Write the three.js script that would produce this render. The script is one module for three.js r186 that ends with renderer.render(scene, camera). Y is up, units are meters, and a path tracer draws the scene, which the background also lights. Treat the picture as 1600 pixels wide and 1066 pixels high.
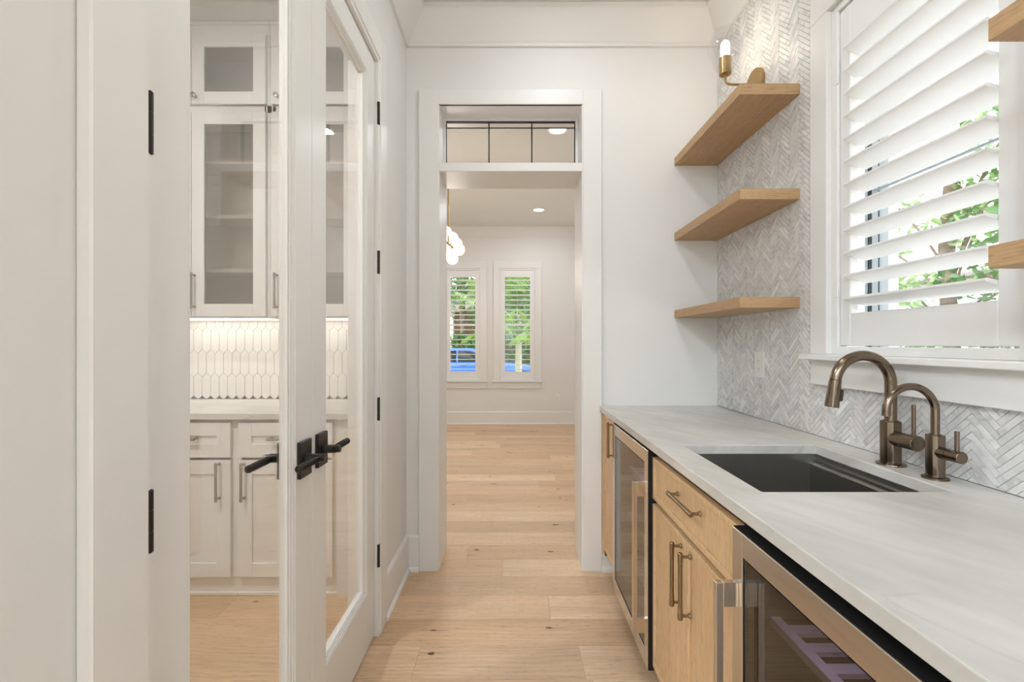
import * as THREE from 'three';
import { mergeGeometries, toCreasedNormals } from 'three/addons/utils/BufferGeometryUtils.js';
import { RectAreaLightUniformsLib } from 'three/addons/lights/RectAreaLightUniformsLib.js';

// ------------------------------------------------------------------ camera, sky, sun, exposure
// Depth "d" is measured away from the camera along -z; the camera stands at the origin of x and d, 1.25 m up.
const scene = new THREE.Scene();
const FOCAL = 711, EYE = 1.25;
const camera = new THREE.PerspectiveCamera(2 * Math.atan(533 / FOCAL) * 180 / Math.PI, 1600 / 1066, 0.05, 200);
camera.position.set(0, EYE, 0);
camera.lookAt(0, EYE, -10);
camera.setViewOffset(1600, 1066, 0, -4, 1600, 1066);

const LAMP = { hall: 100, kitchen: 1220, pantry: 640, dining: 185, strip: 1.6, sconce: 0.12 };
const TINT = { hall: [0.87, 0.925, 1.0], kitchen: [0.73, 0.86, 1.0], pantry: [0.97, 0.96, 0.93], dining: [0.88, 0.93, 1.0] };
const SUN = 6.5, SKY = 5.2, EXPOSURE = 0.91;

{ // clear hazy sky
  const W = 64, H = 32, px = new Float32Array(W * H * 4);
  for (let y = 0; y < H; y++) {
    const e = Math.max(0, (y + 0.5) / H * 2 - 1), t = Math.pow(e, 0.55);
    for (let x = 0; x < W; x++) px.set([1.02 - 0.5 * t, 1.0 - 0.38 * t, 0.97 - 0.17 * t, 1], (y * W + x) * 4);
  }
  const sky = new THREE.DataTexture(px, W, H, THREE.RGBAFormat, THREE.FloatType);
  sky.mapping = THREE.EquirectangularReflectionMapping;
  sky.magFilter = THREE.LinearFilter;
  sky.needsUpdate = true;
  scene.background = sky;
  scene.backgroundIntensity = SKY;
}
const sun = new THREE.DirectionalLight(new THREE.Color(1.0, 0.95, 0.86), SUN);
sun.position.set(-9, 20, 12);
sun.target.position.set(1, 0, -8);
sun.shadow.mapSize.set(2048, 2048);
Object.assign(sun.shadow.camera, { left: -30, right: 30, top: 30, bottom: -30, near: 1, far: 80 });
scene.add(sun, sun.target);
RectAreaLightUniformsLib.init();

const renderer = new THREE.WebGLRenderer({ antialias: true });
renderer.toneMapping = THREE.LinearToneMapping;
renderer.toneMappingExposure = EXPOSURE;
renderer.shadowMap.enabled = true;

// ------------------------------------------------------------------ helpers
let seed = 12345;
const rnd = (a = 0, b = 1) => { seed = (seed * 1664525 + 1013904223) >>> 0; return a + (b - a) * seed / 4294967296; };
const counts = new Map();
function numbered(name) { const n = counts.get(name) || 0; counts.set(name, n + 1); return n ? `${name}_${String(n).padStart(3, '0')}` : name; }
function tag(o, label, category, group, kind) {
  if (label) o.userData.label = label;
  if (category) o.userData.category = category;
  if (group) o.userData.group = group;
  if (kind) o.userData.kind = kind;
  return o;
}
function shade(m) { m.castShadow = true; m.receiveShadow = true; return m; }
function thing(name, label, category, at, group) {
  const o = new THREE.Group();
  o.name = numbered(name);
  o.position.set(at[0], at[1], -at[2]);
  scene.add(o);
  return tag(o, label, category, group);
}
function clean(g) {
  let q = g.index ? g.toNonIndexed() : g;
  for (const k of Object.keys(q.attributes)) if (!['position', 'normal', 'uv', 'color'].includes(k)) q.deleteAttribute(k);
  if (!q.attributes.normal) q.computeVertexNormals();
  if (!q.attributes.uv) q.setAttribute('uv', new THREE.BufferAttribute(new Float32Array(q.attributes.position.count * 2), 2));
  q.groups = [];
  return q;
}
const join = (gs) => { const a = [].concat(gs).map(clean); return a.length === 1 ? a[0] : mergeGeometries(a); };
function rootOf(o) { while (o.parent && o.parent !== scene) o = o.parent; return o; }
// a part whose geometry is given in world places
function part(parent, name, geos, mat, label) {
  const g = join(geos), r = rootOf(parent);
  g.translate(-r.position.x, -r.position.y, -r.position.z);
  const m = shade(new THREE.Mesh(g, mat));
  m.name = numbered(name);
  if (label) m.userData.label = label;
  parent.add(m);
  return m;
}
function struct(name, geos, mat, label, category) {
  const m = shade(new THREE.Mesh(join(geos), mat));
  m.name = name;
  scene.add(m);
  return tag(m, label, category, null, 'structure');
}
function structGroup(name, label, category) {
  const o = new THREE.Group(); o.name = name; scene.add(o);
  return tag(o, label, category, null, 'structure');
}
function polys(list) { // list of convex polygons (arrays of [x,y,z]) with an outward hint each
  const p = [];
  for (const [pts, out] of list) {
    const a = pts[0];
    for (let i = 1; i < pts.length - 1; i++) {
      const b = pts[i], c = pts[i + 1];
      const u = [b[0] - a[0], b[1] - a[1], b[2] - a[2]], v = [c[0] - a[0], c[1] - a[1], c[2] - a[2]];
      const n = [u[1] * v[2] - u[2] * v[1], u[2] * v[0] - u[0] * v[2], u[0] * v[1] - u[1] * v[0]];
      if (n[0] * out[0] + n[1] * out[1] + n[2] * out[2] >= 0) p.push(...a, ...b, ...c); else p.push(...a, ...c, ...b);
    }
  }
  const g = new THREE.BufferGeometry();
  g.setAttribute('position', new THREE.BufferAttribute(new Float32Array(p), 3));
  g.computeVertexNormals();
  return g;
}
// box between x0..x1, y0..y1 and depths d0..d1 with chamfered edges
function box(x0, x1, y0, y1, d0, d1, b = 0.001) {
  const lo = [Math.min(x0, x1), Math.min(y0, y1), Math.min(-d0, -d1)], hi = [Math.max(x0, x1), Math.max(y0, y1), Math.max(-d0, -d1)];
  b = Math.min(b, ...[0, 1, 2].map((k) => (hi[k] - lo[k]) * 0.45));
  const P = (s, k) => [0, 1, 2].map((i) => { const e = s[i] > 0 ? hi[i] : lo[i]; return i === k || !b ? e : e - s[i] * b; });
  const list = [], S = [-1, 1];
  for (let k = 0; k < 3; k++) {
    const i = (k + 1) % 3, j = (k + 2) % 3;
    for (const s of S) {
      const c = (a, d) => { const q = [0, 0, 0]; q[k] = s; q[i] = a; q[j] = d; return q; };
      const out = [0, 0, 0]; out[k] = s;
      list.push([[P(c(-1, -1), k), P(c(1, -1), k), P(c(1, 1), k), P(c(-1, 1), k)], out]);
    }
    if (b) for (const a of S) for (const d of S) { // edges along axis k
      const c = (s) => { const q = [0, 0, 0]; q[k] = s; q[i] = a; q[j] = d; return q; };
      const out = [0, 0, 0]; out[i] = a; out[j] = d;
      list.push([[P(c(-1), i), P(c(1), i), P(c(1), j), P(c(-1), j)], out]);
    }
  }
  if (b) for (const a of S) for (const c of S) for (const d of S) list.push([[P([a, c, d], 0), P([a, c, d], 1), P([a, c, d], 2)], [a, c, d]]);
  return polys(list);
}
// metric uv: grain axis runs along u
function grain(g, axis = 'x', off = [0, 0], s = 1) {
  g = g.index ? g.toNonIndexed() : g;
  if (!g.attributes.normal) g.computeVertexNormals();
  const p = g.attributes.position, n = g.attributes.normal, uv = new Float32Array(p.count * 2), A = 'xyz'.indexOf(axis);
  for (let i = 0; i < p.count; i += 3) {
    const m = [0, 0, 0];
    for (let k = 0; k < 3; k++) { m[0] += Math.abs(n.getX(i + k)); m[1] += Math.abs(n.getY(i + k)); m[2] += Math.abs(n.getZ(i + k)); }
    const D = m.indexOf(Math.max(...m)), others = [0, 1, 2].filter((k) => k !== D);
    const U = others.includes(A) ? A : others[0], V = others.find((k) => k !== U);
    for (let k = 0; k < 3; k++) {
      const q = [p.getX(i + k), p.getY(i + k), p.getZ(i + k)];
      uv[(i + k) * 2] = q[U] * s + off[0]; uv[(i + k) * 2 + 1] = q[V] * s + off[1];
    }
  }
  g.setAttribute('uv', new THREE.BufferAttribute(uv, 2));
  return g;
}
const shapeOf = (pts, holes = []) => { const s = new THREE.Shape(pts.map((q) => new THREE.Vector2(...q))); for (const h of holes) s.holes.push(new THREE.Path(h.map((q) => new THREE.Vector2(...q)))); return s; };
// profile [d, y] pushed along x / profile [x, y] pushed along depth / outline [x, d] pushed up
function alongX(profile, x0, x1, crease) { let g = new THREE.ExtrudeGeometry(shapeOf(profile), { depth: x1 - x0, bevelEnabled: false }); g.rotateY(Math.PI / 2); g.translate(x0, 0, 0); return crease ? toCreasedNormals(g, crease) : g; }
function alongD(profile, d0, d1, crease) { let g = new THREE.ExtrudeGeometry(shapeOf(profile), { depth: d1 - d0, bevelEnabled: false }); g.translate(0, 0, -d1); return crease ? toCreasedNormals(g, crease) : g; }
function upwards(outline, y0, y1, holes, bevel = 0) {
  const g = new THREE.ExtrudeGeometry(shapeOf(outline, holes), { depth: y1 - y0 - 2 * bevel, bevelEnabled: bevel > 0, bevelThickness: bevel, bevelSize: bevel, bevelOffset: -bevel, bevelSegments: 2 });
  g.rotateX(-Math.PI / 2); g.translate(0, y0 + bevel, 0); return g;
}
const smooth = (g, a = 0.6) => toCreasedNormals(clean(g), a);
// turned shape: profile [r, h], axis 'x' | 'y' | 'd' (towards depth) | 'n' (towards the camera), starting at a point
function turned(profile, at, axis = 'y', seg = 28, crease = 0.6) {
  let g = new THREE.LatheGeometry(profile.map((q) => new THREE.Vector2(Math.max(q[0], 1e-5), q[1])), seg);
  if (axis === 'x') g.rotateZ(-Math.PI / 2);
  if (axis === '-x') g.rotateZ(Math.PI / 2);
  if (axis === 'd') g.rotateX(-Math.PI / 2);
  if (axis === 'n') g.rotateX(Math.PI / 2);
  if (axis === '-y') g.rotateX(Math.PI);
  g = smooth(g, crease);
  g.translate(at[0], at[1], -at[2]);
  return g;
}
function tube(points, r, seg = 40, rad = 16, closed = false, tension = 0.5) {
  const c = new THREE.CatmullRomCurve3(points.map((q) => new THREE.Vector3(q[0], q[1], -q[2])), closed, 'catmullrom', tension);
  return new THREE.TubeGeometry(c, seg, r, rad, closed);
}
// picture frame in the plane of constant x (d, y) or constant depth (x, y)
function ringX(x0, x1, d0, d1, y0, y1, w, b = 0.0008) {
  return [box(x0, x1, y0, y1, d0, d0 + w, b), box(x0, x1, y0, y1, d1 - w, d1, b), box(x0, x1, y0, y0 + w, d0 + w, d1 - w, b), box(x0, x1, y1 - w, y1, d0 + w, d1 - w, b)];
}
function ringD(x0, x1, y0, y1, d0, d1, w, b = 0.0008) {
  return [box(x0, x0 + w, y0, y1, d0, d1, b), box(x1 - w, x1, y0, y1, d0, d1, b), box(x0 + w, x1 - w, y0, y0 + w, d0, d1, b), box(x0 + w, x1 - w, y1 - w, y1, d0, d1, b)];
}

// ------------------------------------------------------------------ textures
function h2(ix, iy, s) { let h = Math.imul(ix, 374761393) ^ Math.imul(iy, 668265263) ^ Math.imul(s, 1274126177); h = Math.imul(h ^ (h >>> 13), 1274126177); return ((h ^ (h >>> 16)) >>> 0) / 4294967296; }
function pn(x, y, px, py, s) {
  const ix = Math.floor(x), iy = Math.floor(y), fx = x - ix, fy = y - iy, u = fx * fx * (3 - 2 * fx), v = fy * fy * (3 - 2 * fy);
  const a = ((ix % px) + px) % px, b = (a + 1) % px, c = ((iy % py) + py) % py, d = (c + 1) % py;
  const p = h2(a, c, s), q = h2(b, c, s), r = h2(a, d, s), t = h2(b, d, s);
  return p + (q - p) * u + (r - p) * v + (p - q - r + t) * u * v;
}
function fb(x, y, px, py, s, o = 4) { let v = 0, a = 0.5, t = 0; for (let i = 0; i < o; i++) { v += a * pn(x, y, px, py, s + i); t += a; a *= 0.5; x *= 2; y *= 2; px *= 2; py *= 2; } return v / t; }
const mix = (a, b, t) => a + (b - a) * t, sat = (v) => Math.min(1, Math.max(0, v)), sst = (a, b, v) => { const t = sat((v - a) / (b - a)); return t * t * (3 - 2 * t); };
function tex(W, H, mw, mh, f, srgb = true) { // mw x mh: metres that the picture covers
  const px = new Uint8Array(W * H * 4);
  for (let y = 0; y < H; y++) for (let x = 0; x < W; x++) {
    const c = f((x + 0.5) / W, (y + 0.5) / H), i = (y * W + x) * 4;
    px[i] = sat(c[0] / 255) * 255; px[i + 1] = sat(c[1] / 255) * 255; px[i + 2] = sat(c[2] / 255) * 255; px[i + 3] = 255;
  }
  const t = new THREE.DataTexture(px, W, H);
  t.wrapS = t.wrapT = THREE.RepeatWrapping; t.magFilter = THREE.LinearFilter; t.minFilter = THREE.LinearMipmapLinearFilter; t.generateMipmaps = true;
  if (srgb) t.colorSpace = THREE.SRGBColorSpace;
  t.repeat.set(1 / mw, 1 / mh); t.needsUpdate = true;
  return t;
}
// wide oak boards with knots, 2.4 m along the grain, five boards across one metre
const knots = [];
{ let s = 77; const r = () => { s = (s * 1664525 + 1013904223) >>> 0; return s / 4294967296; };
  for (let i = 0; i < 24; i++) knots.push([r(), (Math.floor(r() * 5) + 0.22 + 0.56 * r()) / 5, 0.004 + 0.009 * r() * r(), r()]); }
const floorTex = tex(2048, 1024, 2.4, 1.0, (u, v) => {
  let dark = 0, ring = 0, bend = 0;
  for (const [ku, kv, kr, ks] of knots) {
    let du = Math.abs(u - ku); du = Math.min(du, 1 - du) * 2.4; let dv = v - kv; if (dv > 0.5) dv -= 1; if (dv < -0.5) dv += 1;
    if (du > 0.3 || Math.abs(dv) > 0.09) continue;
    const e = Math.hypot(du / 2.1, dv) / kr, far = Math.hypot(du / 3.4, dv);
    bend += Math.exp(-far * far / (0.018 * 0.018)) * 0.014 * Math.sign(dv || 1);
    dark = Math.max(dark, sst(1.25, 0.55, e + (fb(u * 160, v * 120, 160, 120, 9, 2) - 0.5) * 1.2) * (0.55 + 0.45 * ks));
    ring = Math.max(ring, Math.exp(-e * 0.55) * 0.75);
    if (ks > 0.45) dark = Math.max(dark, 0.55 * sst(0.0016, 0.0004, Math.abs(dv + (pn(u * 60, v * 4, 60, 4, 31) - 0.5) * 0.012)) * sst(0.09, 0.01, du));
  }
  const w = v + bend + (fb(u * 5, v * 10, 5, 10, 3, 3) - 0.5) * 0.03;
  const board = Math.floor(v * 5), cath = Math.sin((w * 5 * (16 + 6 * (board % 3)) + fb(u * 3 + board, v * 10, 3, 10, 5, 2) * 7) * 3.1);
  const fine = fb(u * 24, w * 230, 24, 230, 11, 3), broad = fb(u * 3, v * 14, 3, 14, 21, 4), pore = sst(0.66, 0.8, fb(u * 70, w * 330, 70, 330, 15, 2));
  let t = 0.30 + 0.42 * (fine - 0.5) + 0.55 * (broad - 0.5) + 0.09 * cath + 0.30 * ring;
  t = sat(t);
  const c = [mix(240, 192, t), mix(217, 163, t), mix(189, 131, t)].map((q) => q * (1 - 0.10 * pore));
  return [mix(c[0], 64, dark), mix(c[1], 48, dark), mix(c[2], 36, dark)];
});
const floorBump = tex(1024, 512, 2.4, 1.0, (u, v) => { const a = 255 * fb(u * 24, v * 230, 24, 230, 11, 3); return [a, a, a]; }, false);
// straight-grained oak of the cabinets and shelves: grain along u
const oakTex = tex(512, 1024, 1.0, 0.7, (u, v) => {
  const w = v + (fb(u * 3, v * 6, 3, 6, 41, 2) - 0.5) * 0.02, fine = fb(u * 12, w * 220, 12, 220, 43, 3), broad = fb(u * 2, w * 22, 2, 22, 47, 3), pore = sst(0.64, 0.78, fb(u * 34, w * 420, 34, 420, 49, 2));
  const t = sat(0.4 + 0.55 * (fine - 0.5) + 0.4 * (broad - 0.5)), k = 1 - 0.13 * pore;
  return [mix(234, 202, t) * k, mix(201, 162, t) * k, mix(159, 116, t) * k];
});
// honed pale quartzite with soft slanting streaks
const stoneTex = tex(1024, 1024, 1.3, 1.3, (u, v) => {
  const a = fb(u * 4 + 0.7 * fb(u * 3, v * 3, 3, 3, 61, 3), v * 12, 4, 12, 63, 5), b = fb(u * 10, v * 34, 10, 34, 67, 4), cl = fb(u * 3, v * 4, 3, 4, 69, 3);
  const vein = sst(0.035, 0.0, Math.abs(a - 0.5)) * sst(0.45, 0.7, fb(u * 5, v * 7, 5, 7, 71, 3));
  const t = sat(0.35 + 1.3 * (a - 0.5) + 0.75 * (b - 0.5) + 0.7 * (cl - 0.5));
  return [mix(236, 204, t) - 16 * vein, mix(234, 201, t) - 16 * vein, mix(229, 195, t) - 17 * vein];
});
const marbleTex = tex(512, 512, 0.5, 0.5, (u, v) => {
  const a = fb(u * 6 + 1.2 * fb(u * 4, v * 4, 4, 4, 81, 3), v * 6, 6, 6, 83, 5), b = fb(u * 26, v * 26, 26, 26, 87, 3);
  const vein = sst(0.05, 0, Math.abs(a - 0.52)), t = sat(0.3 + 1.1 * (a - 0.5) + 0.5 * (b - 0.5));
  return [mix(246, 214, t) - 22 * vein, mix(245, 213, t) - 21 * vein, mix(243, 211, t) - 20 * vein];
});
const brushTex = tex(256, 256, 0.25, 0.25, (u, v) => { const a = 120 + 120 * fb(u * 3, v * 128, 3, 128, 91, 2); return [a, a, a]; }, false);

// ------------------------------------------------------------------ materials
const std = (name, color, rough, o = {}) => { const m = new THREE.MeshStandardMaterial({ color, roughness: rough, ...o }); m.name = name; return m; };
const phy = (name, color, rough, o = {}) => { const m = new THREE.MeshPhysicalMaterial({ color, roughness: rough, ...o }); m.name = name; return m; };
const M = {
  wall: std('wall_paint', '#ebe9e5', 0.8), ceiling: std('ceiling_paint', '#e6e4df', 0.9), trim: std('trim_paint', '#edebe7', 0.38), cabinet: std('cabinet_paint', '#eae7e2', 0.42),
  shutter: std('shutter_paint', '#f3f2ef', 0.45), stucco: std('stucco', '#e9e6e0', 0.9), subfloor: std('subfloor', '#8d7357', 0.9),
  oak: std('oak_veneer', '#ffffff', 0.5, { map: oakTex }), shelfOak: std('shelf_oak', '#dcd6cf', 0.52, { map: oakTex }), oakDark: std('oak_reveal', '#6e5238', 0.7),
  stone: phy('quartzite', '#f2f1ee', 0.32, { map: stoneTex, clearcoat: 0.15, clearcoatRoughness: 0.25 }),
  marble: std('marble_tile', '#ffffff', 0.42, { map: marbleTex, vertexColors: true }), grout: std('grout', '#dcd9d3', 0.95),
  white: std('glazed_tile', '#efeae3', 0.25), whiteGrout: std('tile_grout', '#cfc8bf', 0.95),
  black: std('black_metal', '#3a3734', 0.36, { metalness: 0.75 }), rubber: std('black_gasket', '#060606', 0.7), blackFrame: std('black_aluminium', '#1e2226', 0.5), screen: std('screen_channel', '#a3abb0', 0.6),
  steel: std('brushed_steel', '#d6cfc6', 0.3, { metalness: 1, roughnessMap: brushTex }), sinkSteel: std('sink_steel', '#98958f', 0.4, { metalness: 1 }),
  ledgeSteel: std('ledge_steel', '#b9b6b0', 0.24, { metalness: 1 }),
  bronze: std('brushed_bronze', '#7f7161', 0.22, { metalness: 1 }), brass: std('aged_brass', '#b29566', 0.32, { metalness: 1 }), pull: std('bronze_pull', '#957f64', 0.36, { metalness: 1 }), nickel: std('polished_nickel', '#a9a096', 0.22, { metalness: 1 }),
  plastic: std('white_plastic', '#efece6', 0.35), slot: std('outlet_slot', '#5a5550', 0.7),
  pane: phy('window_glass', '#ffffff', 0.02, { transmission: 1, thickness: 0, ior: 1.5 }),
  tint: phy('tinted_glass', '#cbc5bd', 0.02, { transmission: 1, thickness: 0, ior: 1.5 }),
  shade: phy('clear_shade', '#fcfcfc', 0.03, { transmission: 1, thickness: 0, ior: 1.5 }),
  lens: std('lamp_lens', '#ffffff', 0.6, { emissive: '#fff4e4', emissiveIntensity: 2.2 }),
  ledGlow: std('led_diffuser', '#ffffff', 0.6, { emissive: '#fff3e2', emissiveIntensity: 1.7 }),
  bulb: std('frosted_bulb', '#ffffff', 0.6, { emissive: '#fff1dc', emissiveIntensity: 2.6 }),
  globe: std('frosted_globe', '#fff6e8', 0.5, { emissive: '#fff3e2', emissiveIntensity: 0.8 }),
  dark: std('cooler_liner', '#1b1a1a', 0.6), rack: std('cooler_rack', '#b9b2c4', 0.45, { metalness: 0.3 }), coolLed: std('cooler_led', '#ffffff', 0.6, { emissive: '#cfd0ff', emissiveIntensity: 1.2 }),
  glassCab: phy('cabinet_glass', '#f2f0ec', 0.4, { transmission: 1, thickness: 0, ior: 1.5 }), cabInside: std('cabinet_interior', '#e9e4dc', 0.6),
};
const floorTints = ['#fbf3e9', '#f0e6d9', '#f6eadc', '#ebe1d4', '#eddfcf', '#fffaf2'].map((c, i) => std('oak_floor_' + 'abcdef'[i], c, 0.46, { map: floorTex, bumpMap: floorBump, bumpScale: 0.0004 }));

// ------------------------------------------------------------------ setting: floor, walls, ceiling
const HW = -0.584, PW = -0.70, RW = 1.143, TILE = 1.1335, BACK = 2.513, BACK2 = 2.76, FAR = 7.05, CEIL = 3.05;
const PIN = 2.82, PLEFT = -2.02;
{
  const floor = struct('floor', [box(-3.2, 1.372, -0.3, -0.013, -4.7, 7.25, 0), box(1.372, 3.2, -0.3, -0.013, -4.7, 0.12, 0)], M.subfloor, 'wide light oak plank floor running across the hall and the rooms beyond', 'floor');
  const ROW = 0.18875, joints = { 0: [-0.05], '-1': [-1.3, 0.9], '-2': [-1.35, 0.176], '-3': [-0.95, 1.4], '-4': [-0.376, 0.275] }, tones = { '-4': [1, 3, 0], 0: [2, 5], '-2': [4, 2, 0], '-1': [3, 3, 1], '-3': [1, 4, 2] };
  const behind = [];
  for (let k = -36; k <= 24; k++) {
    const d0 = 2.445 + k * ROW, d1 = Math.min(d0 + ROW, 7.1);
    if (d0 > 7.05) continue;
    const x0 = d1 > 2.7 ? -3.05 : d0 > 0 ? -2.1 : -3.05, x1 = d0 > 0 ? 1.2 : 3.05;
    const cuts = [x0];
    for (const j of joints[k] || []) cuts.push(j);
    if (!joints[k]) { let x = x0 + rnd(0.4, 1.9); while (x < x1 - 0.4) { cuts.push(x); x += rnd(1.3, 2.2); } }
    cuts.push(x1);
    for (let i = 0; i < cuts.length - 1; i++) {
      const strip = Math.floor(rnd(0, 5)) * 0.2 + 0.005, g = grain(box(cuts[i] + 0.0002, cuts[i + 1] - 0.0002, -0.012, 0, d0 + 0.0002, d1 - 0.0002, 0.0006), 'x', [rnd(0, 2.4), 0]);
      const uv = g.attributes.uv, nn = g.attributes.normal, pp = g.attributes.position;
      for (let q = 0; q < uv.count; q++) if (nn.getY(q) > 0.3) uv.setY(q, strip + (-pp.getZ(q) - d0));
      if (d1 < 0.7) { behind.push(g); continue; }
      part(floor, 'plank', g, floorTints[tones[k]?.[i] ?? Math.floor(rnd(0, 6))]);
    }
  }
  const b = part(floor, 'plank_field', behind, floorTints[0]); b.userData.kind = 'stuff';

  const left = [box(PW, HW, 0, CEIL, 0.0, 0.6984, 0), box(PW, HW, 0, CEIL, 1.9606, PIN, 0), box(PW, HW, 2.476, CEIL, 0.6984, 1.9606, 0)];
  struct('wall_left', left, M.wall, 'white painted hall wall that holds the glass double doors', 'wall');
  struct('wall_back', [box(PW, -0.405, 0, CEIL, BACK, BACK2, 0), box(0.389, 1.372, 0, CEIL, BACK, BACK2, 0), box(-0.405, 0.389, 2.60, CEIL, BACK, BACK2, 0)], M.wall, 'white painted end wall of the hall around the cased opening', 'wall');
  struct('wall_right', [box(RW, 1.372, 0, CEIL, 0.0, 0.987, 0), box(RW, 1.372, 0, CEIL, 1.615, BACK, 0), box(RW, 1.372, 0, 1.19, 0.987, 1.615, 0), box(RW, 1.372, 2.43, CEIL, 0.987, 1.615, 0)], M.wall, 'wall behind the herringbone tile with the shuttered window', 'wall');
  struct('wall_far', [box(-3.2, -1.039, 0, CEIL, FAR, FAR + 0.2, 0), box(-0.496, -0.191, 0, CEIL, FAR, FAR + 0.2, 0), box(0.352, 1.372, 0, CEIL, FAR, FAR + 0.2, 0),
    ...[-0.848, 0].flatMap((s) => [box(-0.191 + s, 0.352 + s, 0, 0.675, FAR, FAR + 0.2, 0), box(-0.191 + s, 0.352 + s, 2.416, CEIL, FAR, FAR + 0.2, 0)])], M.wall, 'white far wall of the room beyond with two narrow windows', 'wall');
  struct('wall_dining_left', [box(-3.2, -3.0, 0, CEIL, 2.82, FAR, 0), box(-3.2, PW, 0, CEIL, 2.82, 2.95, 0)], M.wall, 'white side wall of the room beyond the cased opening', 'wall');
  struct('wall_dining_right', [box(RW, 1.372, 0, CEIL, BACK2, FAR, 0)], M.wall, 'white opposite side wall of the room beyond the cased opening', 'wall');
  struct('wall_pantry', [box(PLEFT - 0.12, PLEFT, 0, CEIL, 0.0, PIN, 0), box(PLEFT, PW, 0, CEIL, 0.0, 0.12, 0)], M.wall, 'white walls of the pantry behind the glass doors', 'wall');
  struct('wall_kitchen', [box(-3.0, PLEFT - 0.12, 0, CEIL, 0.0, 0.12, 0), box(1.372, 3.0, 0, CEIL, 0.0, 0.12, 0), box(-3.2, -3.0, 0, CEIL, -4.7, 0.12, 0), box(3.0, 3.2, 0, CEIL, -4.7, 0.12, 0), box(-3.2, 3.2, 0, CEIL, -4.7, -4.5, 0)], M.wall, 'white walls of the kitchen behind the viewer', 'wall');
  struct('ceiling', [box(-3.5, 1.75, CEIL, CEIL + 0.25, -5.0, 7.7, 0), box(1.75, 3.5, CEIL, CEIL + 0.25, -5.0, 0.4, 0)], M.ceiling, 'flat white ceiling over the hall and adjoining rooms', 'ceiling');

  // cornice: flat sloping board with a bead below and a fillet above
  const crown = (a, s) => [[a, CEIL], [a, CEIL - 0.165], [a + s * 0.014, CEIL - 0.165], [a + s * 0.014, CEIL - 0.148], [a + s * 0.02, CEIL - 0.143], [a + s * 0.112, CEIL - 0.024], [a + s * 0.118, CEIL - 0.022], [a + s * 0.118, CEIL]];
  struct('trim_1', [alongD(crown(HW, 1), 0.0, BACK), alongX(crown(BACK, -1), HW, RW), alongD(crown(RW, -1), 0.0, BACK)], M.trim, 'white sloped crown moulding round the top of the hall', 'moulding');
  struct('trim_2', [alongX(crown(FAR, -1), -3.0, RW), alongD(crown(-3.0, 1), 2.95, FAR), alongD(crown(RW, -1), BACK2, FAR)], M.trim, 'white crown moulding at the top of the far room walls', 'moulding');
  const skirt = (a, s) => [[a, 0], [a + s * 0.028, 0], [a + s * 0.028, 0.012], [a + s * 0.022, 0.02], [a + s * 0.016, 0.024], [a + s * 0.016, 0.186], [a + s * 0.011, 0.196], [a, 0.198]];
  struct('baseboard_left', [alongD(skirt(HW, 1), 2.047, BACK)], M.trim, 'tall white baseboard on the hall wall past the glass doors', 'baseboard');
  struct('baseboard_back', [alongX(skirt(BACK, -1), HW, -0.511), alongX(skirt(BACK, -1), 0.493, 0.56)], M.trim, 'short white baseboard pieces either side of the cased opening', 'baseboard');
  struct('baseboard_far', [alongX(skirt(FAR, -1), -3.0, RW), alongD(skirt(-3.0, 1), 2.95, FAR), alongD(skirt(RW, -1), BACK2, FAR)], M.trim, 'white baseboard along the far room under the narrow windows', 'baseboard');
}

// cased opening with a transom of three panes
{
  const F = BACK - 0.02, L = -0.405, R = 0.389, c = structGroup('trim_3', 'white casing and deep jamb of the cased opening into the far room', 'door casing');
  part(c, 'side_casing', [box(-0.511, L, 0, 2.645, F, BACK, 0.002)], M.trim);
  part(c, 'side_casing', [box(R, 0.493, 0, 2.645, F, BACK, 0.002)], M.trim);
  part(c, 'head_casing', [box(L, R, 2.562, 2.645, F, BACK, 0.002)], M.trim);
  part(c, 'jamb', [box(L - 0.012, L + 0.006, 0, 2.6, F + 0.004, BACK2 + 0.02, 0.002)], M.trim);
  part(c, 'jamb', [box(R - 0.006, R + 0.012, 0, 2.6, F + 0.004, BACK2 + 0.02, 0.002)], M.trim);
  part(c, 'head_jamb', [box(L, R, 2.562, 2.58, F + 0.004, BACK2 + 0.02, 0.002)], M.trim);
  part(c, 'transom_bar', [box(L, R, 2.195, 2.243, F + 0.002, BACK2 + 0.02, 0.003)], M.trim);
  part(c, 'back_casing', [box(-0.511, L, 0, 2.645, BACK2, BACK2 + 0.02, 0.002), box(R, 0.493, 0, 2.645, BACK2, BACK2 + 0.02, 0.002), box(L, R, 2.562, 2.645, BACK2, BACK2 + 0.02, 0.002)], M.trim);
  const w = structGroup('window_1', 'clear three-pane transom light above the cased opening with thin black dividers', 'transom window');
  const T0 = 2.66, y0 = 2.243, y1 = 2.562;
  part(w, 'stop_frame', [...ringD(L + 0.006, R - 0.006, y0, y1, T0 - 0.012, T0 + 0.03, 0.014)], M.trim);
  const xs = [-0.385, -0.1345, 0.116, 0.368], t = 0.0036;
  for (const x of xs) part(w, 'muntin', [box(x - t, x + t, y0 + 0.012, y1 - 0.012, T0 - 0.003, T0 + 0.012, 0.0004)], M.blackFrame);
  part(w, 'muntin', [box(-0.385, 0.368, y1 - 0.02, y1 - 0.0125, T0 - 0.003, T0 + 0.012, 0.0004)], M.blackFrame);
  part(w, 'muntin', [box(-0.385, 0.368, y0 + 0.0125, y0 + 0.02, T0 - 0.003, T0 + 0.012, 0.0004)], M.blackFrame);
  for (let i = 0; i < 3; i++) part(w, 'pane', [box(xs[i] + t, xs[i + 1] - t, y0 + 0.02, y1 - 0.02, T0 + 0.003, T0 + 0.008, 0)], M.pane);
}

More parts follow.
